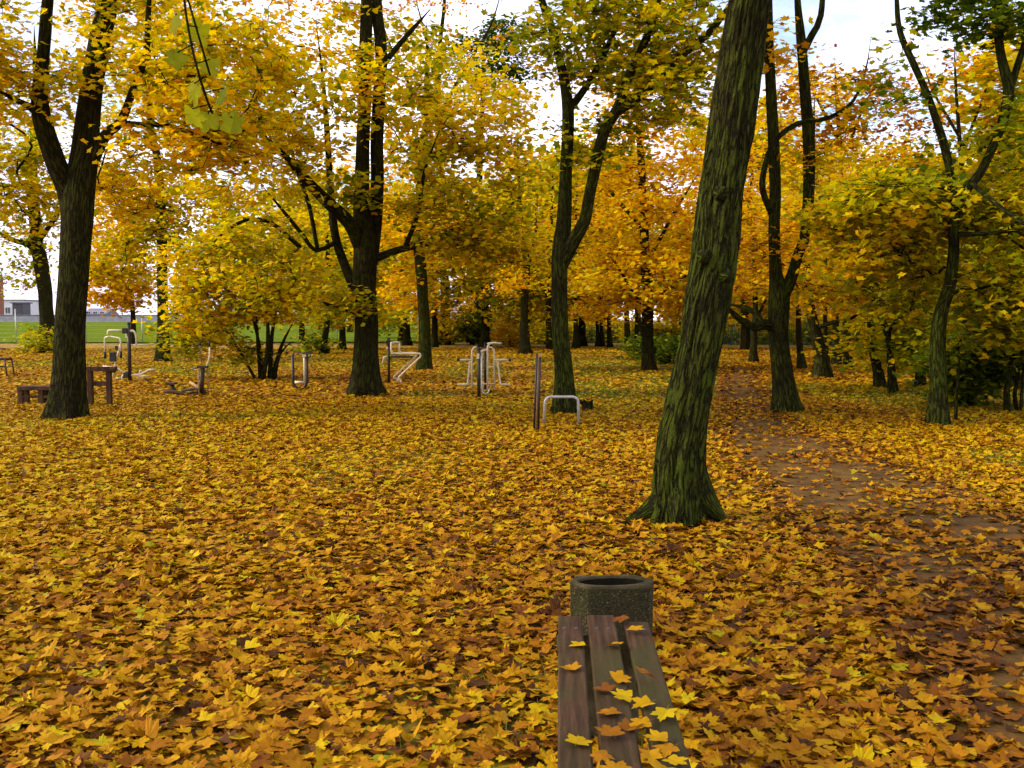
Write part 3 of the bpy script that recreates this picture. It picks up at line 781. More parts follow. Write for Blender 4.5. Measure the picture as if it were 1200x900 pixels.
# twin bars and hoop
e = Eq('twin_post', 'pair of slim dark posts set close together, left of the steel hoop', 'post', 628.2, 507)
for (x0, x1, yt, yy) in ((625.6, 629.2, 414.5, 0), (630.8, 632.9, 418.5, .05)): e.tube('post', [(x0, 509, yy), (x1, yt, yy)], .017, 'brown_steel', seg=10)
e.box('cap', 632.8, 416.6, (.036, .07, .055), 'tan_wood', .03)
e.tube('inner_strip', [(628.2, 508, .07), (631, 418, .07)], .010, 'tan_wood')
e = Eq('push_up_bar', 'low grey steel hoop standing in front of the forked tree', 'exercise bar', 658, 500)
e.tube('hoop', [(637, 502), (638.5, 470), (642.5, 465.5), (673, 465.5), (677.5, 469), (678.5, 500)], .021, 'grey_steel', .075, seg=12)
for x_, y_ in ((637, 500.5), (678.5, 499)):
    mb = MB(); mb.lathe([(.05, 0), (.05, .008), (.024, .012), (.022, .02)], e.p(x_, y_), 12); mb.build('base_flange', M['grey_steel'], e.root, True)
# broken stump
c = gnd(688, 483)
st = empty('tree_stump', c, 'small dark broken stump with a jagged top beside the forked tree', 'stump')
mb = MB(); rr_ = np.random.default_rng(5)
th = np.arange(14) * 2 * PI / 14; V = []
for k_, (rad_, zz) in enumerate(((.13, -.03), (.11, .05), (.095, .13), (.098, .19))):
    for t_ in th: V.append((rad_ * (1 + .13 * math.sin(3 * t_ + k_) + .08 * math.sin(7 * t_)) * math.cos(t_), rad_ * (1 + .1 * math.sin(3 * t_ + k_)) * math.sin(t_), zz + (rr_.uniform(-.035, .045) if k_ == 3 else 0)))
V.append((0, 0, .14)); V = np.array(V)
i = np.arange(3)[:, None] * 14; j = np.arange(14)[None]; j2 = (j + 1) % 14
mb.add(V, [np.stack([i + j, i + j2, i + 14 + j2, i + 14 + j], -1).reshape(-1, 4), np.stack([42 + np.arange(14), 42 + (np.arange(14) + 1) % 14, np.full(14, 56)], -1)], bark=V)
mb.build('stump', M['bark'], st)
mb = MB(); mb.tube([(-.06, 0, .13), (-.13, -.03, .2), (-.18, -.04, .19)], [.04, .03, .015], 7, True, True); mb.build('broken_branch', M['bark'], st)

# timber pieces beside the big left tree
e = Eq('balance_bench', 'low dark timber bench on four stubby legs, left of the big forked tree', 'bench', 42, 476)
L_ = 0.95; s_ = e.k
e.box('seat', 51, 454.6, (L_, .34, .075), 'old_wood', .12)
for x_ in (24, 48, 71):
    for yy in (0.02, .24): e.box('leg', x_, 466.2, (.095, .08, 22 * s_), 'old_wood', yy)
e.box('rail', 48, 464.8, (.80, .05, .05), 'old_wood', .02)
e = Eq('step_frame', 'waist high dark timber frame with a lower rail, right of the big forked tree', 'timber frame', 116, 478)
e.box('top_beam', 114, 432.5, (.66, .12, .085), 'old_wood', .1)
for x_ in (104, 126):
    e.box('leg', x_, 457.5, (.085, .10, 44 * s_), 'old_wood', .1)
for x_ in (92,):
    e.box('leg', x_, 457.5, (.085, .10, 44 * s_), 'old_wood', .1)
e.box('rail', 113, 450, (.50, .05, .085), 'old_wood', .1)
mb = MB(); mb.tube([e.p(130, 433.3, .03), e.p(135.5, 433.6, .03)], .055, 12); mb.build('round_pole', M['old_wood'], e.root)
e = Eq('seat_frame', 'slanting dark metal frame cut off by the left edge of the picture', 'bench', -6, 443)
for yy in (0, .4):
    e.tube('leg', [(8.6, 442, yy), (6, 421, yy)], .022, 'brown_steel'); e.tube('leg', [(-22, 442, yy), (-20, 421, yy)], .022, 'brown_steel')
    e.tube('rail', [(-21, 421.5, yy), (6, 421.5, yy)], .022, 'brown_steel')
e.tube('rail', [(-20, 429.5, 0), (7, 429.5, 0)], .018, 'brown_steel')
e.box('seat', -7, 420.4, (.66, .40, .03), 'old_wood', .2)
e.tube('backrest', [(-24, 407), (8, 409)], .016, 'brown_steel', .2); e.tube('upright', [(-20, 421, .4), (-21, 407.3, 0)], .014, 'brown_steel')

# ------------------------------------------------------------------ fences and far buildings
def gz(x, y): return float(ground_z(x, y))
fd = 59.5 * KD
f = empty('wire_fence', (at(100, 400, fd)[0], fd, gz(0, fd)), 'thin wire fence on pale posts along the edge of the green field', 'fence')
fx0 = f.location.x; fz = f.location.z
for px, top in ((-60, 362), (19, 362), (101, 368), (167, 372), (240, 374), (318, 374), (395, 375)):
    mb = MB(); x = at(px, 400, fd)[0] - fx0; h = at(px, top, fd)[2]
    mb.tube([(x, 0, -.2), (x, 0, h - fz)], .035, 8); mb.build('post', M['grey_steel'], f, True)
mb = MB(); xa = at(-60, 400, fd)[0] - fx0; xb = at(395, 400, fd)[0] - fx0
for k in range(7): mb.tube([(xa, 0, .12 + .28 * k), ((xa + xb) / 2, 0, .10 + .28 * k), (xb, 0, .12 + .28 * k)], .005, 4)
mb.build('wire', M['grey_steel'], f)
def mesh_fence(x0, x1, d, h, label, npost, mat='green_steel', name='mesh_fence'):
    d = d * KD
    a, b = at(x0, 400, d)[0], at(x1, 400, d)[0]; z = gz((a + b) / 2, d)
    f = empty(name, ((a + b) / 2, d, z), label, 'fence'); w = (b - a) / 2
    for k in range(npost):
        x = -w + 2 * w * k / (npost - 1)
        mb = MB(); mb.box((x, 0, h / 2 - .05), (.09, .07, h + .15)); mb.build('post', M[mat], f)
    mb = MB()
    for k in range(4): mb.box((0, .03, .08 + (h - .14) * k / 3), (2 * w, .02, .035))
    n = int(2 * w / .13)
    for k in range(n): mb.box((-w + 2 * w * (k + .5) / n, .055, h / 2), (.028, .012, h - .06))
    mb.build('mesh_panel', M[mat], f)
mesh_fence(836, 1010, 54, 1.35, 'green mesh fence at the far end of the path', 9)
mesh_fence(680, 832, 57, 1.3, 'green mesh fence beyond the trees left of the leaning trunk', 8)
def building(name, label, cat, px0, px1, d, ztop, depth, wall, roofmat=None, wins=None, pitch=0.0, eave=.3):
    d = d * KD
    a, b = at(px0, 380, d)[0], at(px1, 380, d)[0]; z = gz((a + b) / 2, d) ; w = b - a
    o = empty(name, ((a + b) / 2, d + depth / 2, z), label, cat)
    h = at(600, ztop, d)[2] - z - pitch
    mb = MB(); mb.box((0, 0, h / 2 - .3), (w, depth, h + .6), bev=.03)
    wl = mb.build('wall', M[wall], o)
    if roofmat:
        mb = MB()
        e_ = eave; hw, hd = w / 2 + e_, depth / 2 + e_; t = .18
        if pitch > 0:
            V = [(-hw, -hd, h), (hw, -hd, h), (hw, hd, h), (-hw, hd, h), (-hw, 0, h + pitch), (hw, 0, h + pitch), (-hw, -hd, h - t), (hw, -hd, h - t), (hw, hd, h - t), (-hw, hd, h - t)]
            mb.add(V, [[[0, 1, 5, 4], [3, 4, 5, 2], [6, 7, 1, 0], [8, 9, 3, 2], [9, 8, 7, 6]], [[0, 4, 3], [1, 2, 5]], [[9, 6, 0, 3], [7, 8, 2, 1]]])
        else:
            mb.box((0, 0, h + .13), (2 * hw, 2 * hd, .26), bev=.03)
        mb.build('roof', M[roofmat], o)
    if wins:
        n, y0, y1, ww = wins
        for k in range(n):
            x = -w / 2 + w * (k + .5) / n
            mb = MB()
            for sx in (-1, 1): mb.box((x + sx * ww / 2, -depth / 2 - .03, (y0 + y1) / 2), (.10, .10, y1 - y0))
            for zz in (y0, y1): mb.box((x, -depth / 2 - .035, zz), (ww + .14, .11, .10))
            mb.box((x, -depth / 2 - .03, (y0 + y1) / 2), (.06, .08, y1 - y0 - .1))
            wf = mb.build('window', M['plaster'], o)
            mb = MB(); mb.box((x, -depth / 2 - .012, (y0 + y1) / 2), (ww - .1, .02, y1 - y0 - .1)); mb.build('pane', M['glass'], wf)
    return o
building('brick_tower', 'tall reddish brick building at the far left beyond the field', 'building', -100, -22, 165, 326, 9, 'brick_wall', 'roof', (3, 2.2, 4.0, 1.4))
building('hut', 'small dark flat roofed hut on the grey wall beyond the field', 'hut', 15, 27.5, 160, 355.5, 3, 'dark_metal', 'roof', None)
building('grey_house', 'low grey house with a pitched roof at the far side of the field', 'house', 100, 124, 175, 361, 6, 'grey_wall', 'roof', (3, 1.0, 2.2, .9), 1.2)
building('white_hall', 'wide white flat hall far beyond the field, behind the hut', 'building', -45, 28, 210, 352, 14, 'plaster', 'grey_wall', (6, 2.0, 3.6, 1.3))
building('grey_hall', 'grey building with a wide pitched roof behind the middle trees', 'building', 488, 668, 96, 358, 12, 'grey_wall', 'roof', (8, 1.0, 2.1, 1.2), 1.6)
building('pale_school', 'long pale building with rows of windows behind the green fence', 'building', 826, 1040, 72, 352, 12, 'plaster', 'roof', (9, 0.9, 2.2, 1.25), 1.0)
o = empty('boundary_wall', (at(100, 375, 150 * KD)[0], 150 * KD, gz(-70, 150 * KD)), 'long low grey wall along the far side of the green field', 'wall')
mb = MB(); mb.box((0, 0, .55), (90, .5, 1.3), bev=.04); mb.build('wall', M['grey_wall'], o)
mb = MB(); mb.box((0, 0, 1.27), (90.2, .7, .14), bev=.03); mb.build('coping', M['roof'], o)
# ------------------------------------------------------------------ trees, nearest first
TG = 'trees of the autumn park'
make_tree('maple_tree', 'thick leaning trunk with mossy ridged bark standing nearest to the bench', 'tree', (800, 613),
  [[(798, 616, 0, 60), (797, 580, 0, 56), (800, 528, 0, 54), (809, 477, 0, 50), (823, 400, 0, 50), (838, 311, 0, 50), (848, 222, 0, 50), (862, 111, 0, 48), (879, 0, 0, 46), (893, -120, .1, 44), (905, -300, .2, 40), (910, -520, .3, 32), (905, -760, .3, 22), (915, -1000, .2, 12)],
   [(902, -280, .2, 26), (860, -400, -.2, 22), (790, -520, -.5, 16), (700, -620, -.8, 8)],
   [(908, -440, .2, 24), (980, -560, .3, 18), (1060, -680, .6, 10)],
   [(798, 535, 0, 36), (790, 562, -.02, 34), (775, 587, -.06, 30), (760, 600, -.10, 24), (742, 608, -.14, 18), (722, 616, -.16, 10)], [(806, 535, 0, 36), (814, 562, -.02, 34), (826, 587, -.05, 30), (838, 602, -.08, 22), (850, 612, -.10, 14), (866, 624, -.14, 8)],
   [(795, 575, -.12, 28), (793, 600, -.22, 20), (788, 622, -.32, 8)], [(846, 226, -.14, 22), (843, 228, -.23, 16), (841, 230, -.27, 6)], [(846, 322, -.12, 22), (852, 324, -.23, 15), (853, 325, -.27, 6)], [(828, 300, -.12, 20), (824, 302, -.22, 14), (823, 303, -.26, 5)]],
  [(760, -720, 0, 260, 160, 2.4, 60), (1050, -780, -.8, 330, 170, 3.0, 110), (900, -1050, 0, 260, 150, 2.6, 50), (1250, -800, -.5, 260, 150, 2.6, 70)],  # unseen overhead crown, enlarged towards the right to shade the foreground
  .50, 'bark_moss', leaf=.14, lod=1, per=34, seed=3, flare=.30, ridge=.019, fork_min=4.2)

make_tree('maple_tree', 'big dark tree at left forking into two stems above its long bare trunk', 'tree', (77, 492),
  [[(77, 493, 0, 41), (79, 470, 0, 38), (82, 400, 0, 34), (88, 300, 0, 34), (93, 240, 0, 35), (101, 180, .1, 30), (107, 105, .2, 25), (118, 40, .3, 24), (128, 0, .3, 22), (142, -120, .4, 17), (150, -320, .5, 8)],
   [(87, 262, 0, 24), (78, 225, 0, 23), (64, 190, -.1, 23), (47, 130, -.2, 20), (50, 75, -.3, 14), (54, 25, -.4, 13), (58, -60, -.4, 10), (45, -220, -.2, 5)],
   [(110, 185, 0, 15), (124, 158, -.2, 12), (142, 142, -.4, 10), (156, 105, -.5, 8), (171, 62, -.6, 7), (175, 0, -.7, 6), (185, -90, -.7, 4)],
   [(140, 144, -.4, 7), (165, 146, -.7, 6), (200, 148, -.9, 5), (240, 162, -1.2, 4), (300, 184, -1.6, 2.5)],
   [(45, 128, -.2, 9), (25, 120, -.4, 6), (-15, 100, -.6, 4)]],
  [(30, 60, -.6, 75, 55, 1.5, 34, -.02), (185, 55, .6, 70, 60, 1.8, 40), (255, 95, -.9, 90, 70, 1.6, 60, -.02), (150, -70, 0, 200, 60, 2.4, 40), (70, -260, 0, 240, 130, 2.4, 60), (20, 145, -.4, 50, 45, 1.2, 10), (225, 175, -1, 70, 30, 1.0, 18), (-60, 60, -.6, 60, 90, 1.5, 24), (10, 215, 1.0, 45, 60, 1.0, 34, -.04), (150, 215, 1.2, 40, 36, 1.0, 16, .02)],
  .53, 'bark', per=36, seed=5, flare=.34, seg=28)

make_tree('maple_tree', 'thick dark tree left of centre with twin parallel stems and arching side limbs', 'tree', (430, 464),
  [[(430, 465, 0, 34), (429, 440, 0, 31), (428, 400, 0, 28), (428, 340, 0, 28), (428, 290, 0, 27), (424, 240, 0, 19), (425, 180, 0, 16), (427, 100, .1, 15), (430, 30, .1, 14), (432, -60, .1, 12), (435, -260, .1, 6)],
   [(434, 310, 0, 18), (440, 250, .2, 16), (443, 150, .2, 15), (446, 60, .2, 14), (441, 0, .2, 13), (446, -100, .2, 10), (455, -270, .2, 5)],
   [(424, 290, 0, 18), (410, 262, -.3, 16), (385, 238, -.6, 14), (362, 215, -.9, 12), (345, 195, -1.1, 9), (320, 168, -1.3, 6), (290, 140, -1.5, 4)],
   [(418, 345, 0, 11), (405, 312, .4, 11), (392, 270, .5, 10), (386, 200, .6, 8), (380, 110, .6, 6), (370, 20, .7, 4)],
   [(393, 284, .4, 6), (370, 294, .3, 5), (355, 276, .2, 5), (330, 245, 0, 4), (305, 215, -.2, 3)],
   [(352, 290, .2, 5.5), (336, 276, .2, 5), (316, 260, .1, 5), (288, 258, 0, 4), (258, 276, 0, 3.5), (236, 305, -.1, 2.5)],
   [(372, 292, .3, 5), (362, 240, .3, 5), (345, 190, .2, 4), (330, 120, .2, 3)],
   [(436, 304, 0, 10), (470, 292, -.2, 8), (500, 285, -.4, 7), (528, 270, -.5, 5), (552, 261, -.6, 3)],
   [(474, 291, -.2, 6), (490, 250, -.3, 5), (498, 200, -.3, 4), (520, 140, -.3, 3)],
   [(446, 80, .2, 8), (470, 50, .2, 6), (505, 10, .2, 4)],
   [(418, 366, 0, 7), (403, 361, -.3, 7), (390, 360, -.5, 6), (376, 352, -.7, 4)]],
  [(345, 120, -1, 100, 70, 1.8, 66, -.01), (285, 185, -1.2, 80, 60, 1.5, 30, -.02), (545, 225, -.2, 80, 80, 1.3, 84, .0), (560, 130, 0, 70, 60, 1.6, 40, .02), (480, 140, 1.3, 45, 60, 1.0, 26), (440, -170, 0, 220, 130, 2.5, 60), (400, 350, -.6, 32, 16, .5, 14, -.10), (300, 300, -.2, 60, 60, 1.2, 36, -.02), (490, 60, 1.2, 45, 40, .9, 12), (350, 30, .6, 90, 45, 1.6, 22, .08), (570, 290, -.3, 50, 25, 1, 16), (440, 95, -.5, 34, 40, .5, 12, -.03), (428, 215, -.6, 26, 26, .5, 6, -.04)],
  .53, 'bark', per=34, seed=7, flare=.45, seg=24)

make_tree('maple_tree', 'slim tree in the middle whose mossy trunk forks into two spreading stems', 'tree', (662, 487),
  [[(662, 488, 0, 24), (661, 460, 0, 22), (658, 400, 0, 20), (656, 330, 0, 19), (657, 292, 0, 20), (661, 255, 0, 17), (663, 200, 0, 14), (665, 130, 0, 14), (656, 70, .1, 10), (646, 30, .1, 9), (633, -10, .1, 8), (622, -110, 0, 5)],
   [(658, 310, 0, 17), (672, 282, -.1, 16), (685, 258, -.2, 14), (691, 225, -.3, 13), (708, 155, -.5, 13), (724, 128, -.6, 12), (735, 95, -.7, 10), (752, 58, -.8, 9), (768, 15, -.9, 8), (780, -60, -1, 6), (790, -180, -1, 4)],
   [(724, 130, -.6, 11), (749, 114, -.8, 10), (780, 82, -1.0, 9), (800, 64, -1.2, 8), (840, 28, -1.4, 7), (880, -40, -1.6, 5)],
   [(666, 130, 0, 10), (686, 103, .2, 8), (702, 75, .3, 7), (722, 30, .4, 6), (735, -40, .5, 4)]],
  [(715, 45, -.2, 85, 48, 1.3, 55), (770, 105, -.4, 60, 45, 1.2, 32, .03), (640, -110, 0, 160, 80, 1.8, 40), (800, -60, -.6, 130, 60, 1.6, 34), (690, 165, -.2, 50, 30, .9, 12), (615, 40, .2, 30, 40, .8, 5), (800, 40, -1, 40, 40, .8, 22, .06)],
  .44, 'bark_moss', per=34, seed=9, flare=.5, seg=24)

make_tree('oak_tree', 'mossy tree beside the path forking low with a dark limb reaching left', 'tree', (918, 485),
  [[(922, 486, 0, 27), (919, 460, 0, 25), (913, 400, 0, 23), (913, 350, 0, 25), (909, 320, 0, 15), (907, 270, 0, 13), (908, 222, 0, 13), (905, 133, .1, 13), (901, 44, .1, 11), (899, -20, .1, 10), (895, -150, .1, 6)],
   [(915, 350, 0, 18), (926, 330, 0, 14), (935, 300, .1, 12), (945, 267, .1, 12), (948, 178, .2, 14), (942, 89, .2, 12), (938, 40, .2, 11), (934, -10, .2, 9), (930, -130, .2, 5)],
   [(941, 60, .2, 9), (952, 40, .1, 8), (962, 18, 0, 7), (966, -40, 0, 5)],
   [(910, 385, 0, 12), (897, 380, -.1, 12), (885, 384, -.3, 10), (870, 376, -.5, 8), (856, 364, -.7, 7), (846, 348, -.9, 4)],
   [(893, 380, -.2, 9), (884, 366, .1, 7), (870, 360, .3, 6), (850, 356, .5, 4)],
   [(904, 250, 0, 8), (894, 225, -.2, 7), (894, 205, -.3, 7), (906, 168, -.3, 6), (934, 145, -.3, 6), (971, 138, -.4, 5), (1000, 118, -.5, 4.5), (1015, 80, -.5, 4), (1021, 40, -.5, 2.5)]],
  [(960, 120, .2, 70, 70, 1.2, 16, .12), (880, 40, .1, 40, 50, .8, 10, .1), (900, -130, 0, 150, 80, 1.5, 30), (880, 300, .4, 35, 60, .8, 10, .08), (950, 330, .5, 30, 40, .8, 10), (950, 200, .5, 30, 40, .8, 6)],
  .66, 'bark_moss', per=24, seed=13, flare=.45, seg=24, tone_sd=.10)

make_tree('maple_tree', 'crooked mossy tree on the right with a spreading olive yellow crown', 'tree', (1100, 500),
  [[(1100, 501, 0, 22), (1100, 470, 0, 20), (1099, 420, 0, 18), (1100, 380, 0, 17), (1106, 355, 0, 15), (1114, 330, 0, 14), (1118, 290, 0, 12), (1118, 260, 0, 11), (1129, 228, .1, 11), (1148, 204, .2, 10), (1164, 172, .3, 10), (1176, 140, .4, 12), (1182, 105, .4, 13), (1172, 60, .4, 10), (1168, 0, .4, 9), (1166, -90, .4, 6)],
   [(1182, 110, .4, 9), (1194, 72, .5, 8), (1206, 30, .6, 7), (1215, -60, .6, 5)],
   [(1119, 250, 0, 9), (1116, 215, .3, 9), (1107, 172, .4, 10), (1099, 146, .4, 9), (1087, 111, .4, 8), (1069, 71, .4, 8), (1055, 38, .4, 7), (1051, 0, .4, 7), (1050, -80, .4, 4)],
   [(1120, 275, 0, 7), (1150, 274, -.5, 5), (1189, 270, -.9, 4), (1230, 262, -1.2, 3)],
   [(1138, 214, .1, 6), (1170, 241, -.6, 5), (1200, 262, -1.0, 5), (1240, 290, -1.3, 3)],
   [(1128, 230, .1, 5), (1100, 219, -.4, 4), (1070, 215, -.7, 3)]],
  [(1050, 250, 1.0, 90, 50, 1.2, 80, .04), (1175, 250, 1.0, 70, 60, 1.2, 66, .06), (1185, 355, .9, 55, 55, 1.1, 50), (1050, 330, 1.2, 50, 50, 1.0, 36, -.02), (1030, 235, -.6, 50, 30, .8, 22, .04), (1195, 330, -.6, 36, 40, .8, 22, .03), (1150, 15, .4, 55, 35, 1.0, 26, -.22), (1195, 160, .4, 40, 50, 1.0, 16, -.08), (1180, -120, .4, 130, 80, 1.5, 30, -.1), (1060, 100, .5, 40, 60, .9, 6, -.1), (1225, 320, -.3, 60, 90, 1.2, 30), (1010, 270, .4, 45, 45, 1, 24, .06)],
  .43, 'bark_moss', per=36, seed=17, flare=.4, seg=20)

# second row
make_tree('maple_tree', 'straight tree behind the forked left tree with gold leaves low on its trunk', 'tree', (191, 425),
  [[(191, 426, 0, 17), (190, 380, 0, 13), (190, 300, 0, 12), (189, 240, .1, 11), (183, 180, .2, 9), (176, 150, .2, 8), (174, 60, .3, 6), (170, -20, .3, 4)]],
  [(240, 260, 1, 75, 60, 2.4, 120), (150, 235, .8, 50, 45, 2, 50, .03), (190, 150, 1.2, 70, 60, 2.5, 60, .02), (180, 40, 1, 90, 60, 3, 60), (255, 350, 1.5, 50, 40, 2, 50, -.06), (135, 300, 1.5, 35, 40, 1.6, 40, .10), (320, 190, 2, 60, 60, 2, 50)],
    .53, per=44, spread=.46, seed=21, flare=.4)
make_tree('maple_tree', 'leaning pale trunk at the far left edge with thin yellow green leaves', 'tree', (55, 413),
  [[(56, 414, 0, 20), (54, 370, 0, 16), (49, 310, 0, 16), (41, 270, .2, 14), (38, 200, .4, 11), (42, 120, .6, 8), (40, 30, .6, 5)],
   [(46, 295, 0, 9), (30, 285, -.3, 7), (10, 280, -.6, 5), (-20, 260, -.8, 3)], [(44, 285, .1, 7), (75, 240, .2, 5), (100, 200, .3, 3)]],
  [(30, 220, 0, 60, 70, 3.2, 55), (10, 290, 0, 40, 30, 2, 26, .03), (60, 130, 0, 80, 50, 3, 26), (-60, 220, 0, 80, 90, 3, 30), (20, 320, .5, 45, 26, 2, 20), (90, 250, 1, 40, 50, 2, 24)],
  .44, per=26, spread=.6, seed=23, flare=.35)
make_tree('maple_tree', 'small bright orange tree at the edge of the green field', 'tree', (157, 401),
  [[(157, 402, 0, 6), (156, 370, 0, 5.5), (153, 340, 0, 4.5), (150, 290, 0, 3), (149, 250, 0, 1.6)]],
  [(140, 325, 0, 50, 42, 2.4, 110), (135, 265, 0, 42, 40, 2, 56, -.03)], .74, per=36, spread=.55, seed=25, leaf=.19, dist=57 * KD, fork_min=3.2)
make_tree('maple_tree', 'medium trunk right of the twin-stemmed tree with gold leaves above it', 'tree', (498, 435),
  [[(499, 436, 0, 17), (498, 410, 0, 15), (496, 350, 0, 13), (492, 310, 0, 13), (489, 270, .2, 11), (494, 200, .3, 9), (500, 120, .3, 7), (500, 20, .3, 4)],
   [(492, 300, 0, 6), (470, 270, .5, 5), (440, 240, .8, 3)], [(491, 285, 0, 6), (520, 250, .4, 5), (560, 225, .8, 3)]],
  [(500, 270, 0, 80, 40, 2.2, 60), (480, 200, .5, 90, 60, 2.5, 50), (500, 90, .5, 100, 60, 2.5, 50), (470, 340, .5, 35, 30, 1.2, 16, .03)],
  .60, 'bark_moss', per=30, spread=.45, seed=27, flare=.35)
make_tree('maple_tree', 'round headed tree with a straight trunk and tan gold leaves left of the leaning trunk', 'tree', (760, 435),
  [[(760, 436, 0, 16), (759, 410, 0, 14), (759, 352, 0, 14), (756, 300, 0, 11), (752, 200, 0, 9), (746, 100, .1, 6), (742, 10, .1, 3)],
   [(759, 358, 0, 6), (744, 348, -.4, 5), (735, 330, -.8, 4), (715, 300, -1.4, 2.5)], [(760, 362, 0, 6), (772, 348, -.4, 5), (788, 336, -.8, 4), (820, 310, -1.4, 2.5)], [(757, 310, 0, 5), (790, 250, .6, 4), (820, 200, 1, 2.5)], [(755, 270, 0, 5), (720, 230, .6, 4), (690, 190, 1, 2.5)]],
  [(750, 320, -.6, 80, 40, 2.4, 80, -.05), (720, 250, 0, 60, 60, 2.4, 60), (800, 250, 0, 60, 70, 2.4, 60, .05), (760, 150, 0, 80, 60, 2.4, 60, .05), (750, 50, 0, 70, 50, 2, 34), (705, 345, .3, 45, 35, 1.8, 34, -.06), (810, 340, .2, 40, 40, 1.8, 34, .04)],
  .66, per=34, spread=.45, seed=29, flare=.35)
make_tree('oak_tree', 'stout leaning dark trunk behind the low forked path tree', 'tree', (963, 444),
  [[(964, 446, 0, 19), (962, 420, 0, 16), (957, 395, 0, 14), (951, 370, 0, 12), (946, 340, 0, 11), (944, 280, .2, 9), (950, 200, .3, 7), (955, 110, .3, 4)],
   [(955, 385, 0, 6), (975, 378, -.3, 5), (1000, 372, -.6, 4), (1020, 355, -.9, 2.5)]],
  [(985, 320, -.3, 50, 45, 1.8, 50), (930, 290, .3, 50, 60, 1.8, 34, .06), (975, 230, .3, 60, 50, 2, 44), (960, 130, .3, 60, 60, 2, 26, .08)],
  .60, per=30, spread=.4, seed=31, flare=.4)
make_tree('maple_tree', 'left one of two leaning thin trunks in yellow leaves behind the crooked tree', 'tree', (1033, 456),
  [[(1033, 457, 0, 12), (1029, 435, 0, 11), (1023, 412, 0, 10), (1021, 385, 0, 9), (1019, 350, 0, 8), (1010, 290, 0, 6), (1005, 200, .2, 4)]],
  [(1010, 300, -.2, 50, 50, 1.5, 40), (1000, 220, 0, 60, 50, 1.6, 36, .04), (1010, 395, -.3, 25, 16, .7, 10, -.02)], .50, per=30, spread=.36, seed=33, flare=.3)
make_tree('maple_tree', 'right one of two leaning thin trunks in yellow leaves behind the crooked tree', 'tree', (1046, 462),
  [[(1047, 463, 0, 11), (1045, 440, 0, 9), (1043, 412, 0, 8), (1040, 391, 0, 8), (1035, 378, 0, 8), (1029, 358, 0, 7), (1022, 334, 0, 6), (1008, 290, .1, 4)],
   [(1041, 390, 0, 4), (1052, 370, .1, 3.5), (1058, 345, .2, 2)]],
  [(1055, 350, 0, 45, 40, 1.3, 44), (1075, 400, -.2, 40, 32, 1.1, 34, -.04), (1040, 290, .2, 50, 40, 1.4, 36)], .45, per=32, spread=.34, seed=35, flare=.3, fork_min=.9)
make_tree('maple_tree', 'small tree with drooping yellow olive boughs just left of the crooked mossy tree', 'tree', (1079, 452),
  [[(1079, 453, 0, 12), (1079, 430, 0, 10), (1077, 400, 0, 8), (1080, 350, 0, 6), (1085, 290, 0, 4)]],
  [(1080, 380, -.3, 45, 40, 1.4, 50), (1090, 310, 0, 60, 50, 1.6, 44, .04), (1130, 330, .3, 50, 50, 1.6, 34), (1130, 385, -.4, 50, 30, 1.4, 30, -.03), (1050, 415, -.5, 30, 22, 1.0, 20, .02)], .42, per=30, spread=.38, seed=37, flare=.35, fork_min=.9)
# far row
FAR = 'slender trees standing farther off'
make_tree('maple_tree', 'thin leaning trunk among low leaves between the shrub and the twin-stemmed tree', 'tree', (379, 416),
  [[(382, 417, 0, 10), (379, 405, 0, 8), (383, 383, 0, 7), (385, 340, 0, 6), (383, 260, 0, 4)]],
  [(365, 350, -.5, 50, 36, 2, 50), (390, 280, 0, 60, 40, 2, 40, .05), (365, 400, -.3, 16, 14, .7, 14, -.08)], .45, per=26, spread=.5, seed=39, flare=.5, fork_min=.5)
make_tree('maple_tree', 'thin dark trunk half hidden just left of the medium mossy trunk', 'tree', (477, 405),
  [[(477, 406, 0, 9), (476, 380, 0, 8), (476, 330, 0, 7), (474, 250, 0, 4)]], [(470, 310, 0, 50, 36, 2.4, 44), (455, 375, .5, 20, 22, 1.2, 20, -.14), (475, 240, 0, 60, 40, 2.4, 40)], .52, per=26, spread=.6, seed=41)
make_tree('maple_tree', 'bare limbed tree behind the cream gym rails, thin tan leaves', 'tree', (569, 407),
  [[(569, 408, 0, 11), (569, 370, 0, 9), (569, 330, 0, 7), (570, 280, 0, 4), (572, 220, 0, 2)], [(569, 362, 0, 5), (552, 340, 0, 4), (530, 320, 0, 2.5)], [(569, 352, 0, 5), (590, 330, 0, 4), (620, 312, 0, 2.5)], [(569, 345, 0, 4), (550, 310, .4, 3), (535, 280, .6, 2)], [(570, 330, 0, 4), (585, 300, .4, 3), (600, 270, .6, 2)]],
  [(560, 290, 0, 65, 36, 3, 40), (585, 240, 0, 50, 36, 3, 30)], .76, 'bark_moss', per=12, spread=.7, seed=43, fork_min=2)
make_tree('maple_tree', 'dark trunk directly left of the slim forked middle tree, forked high', 'tree', (615, 416),
  [[(617, 417, 0, 13), (614, 395, 0, 10), (615, 350, 0, 9), (617, 310, 0, 8), (612, 270, 0, 6), (608, 220, 0, 4), (606, 150, 0, 2)], [(617, 315, 0, 6), (626, 280, .3, 5), (628, 240, .4, 3)]],
  [(600, 250, 0, 55, 45, 2.4, 44), (640, 290, .3, 45, 40, 2, 26), (600, 160, 0, 40, 60, 2, 24, .05), (595, 330, -.3, 30, 22, 1.4, 12)], .58, per=26, spread=.55, seed=45, flare=.5)
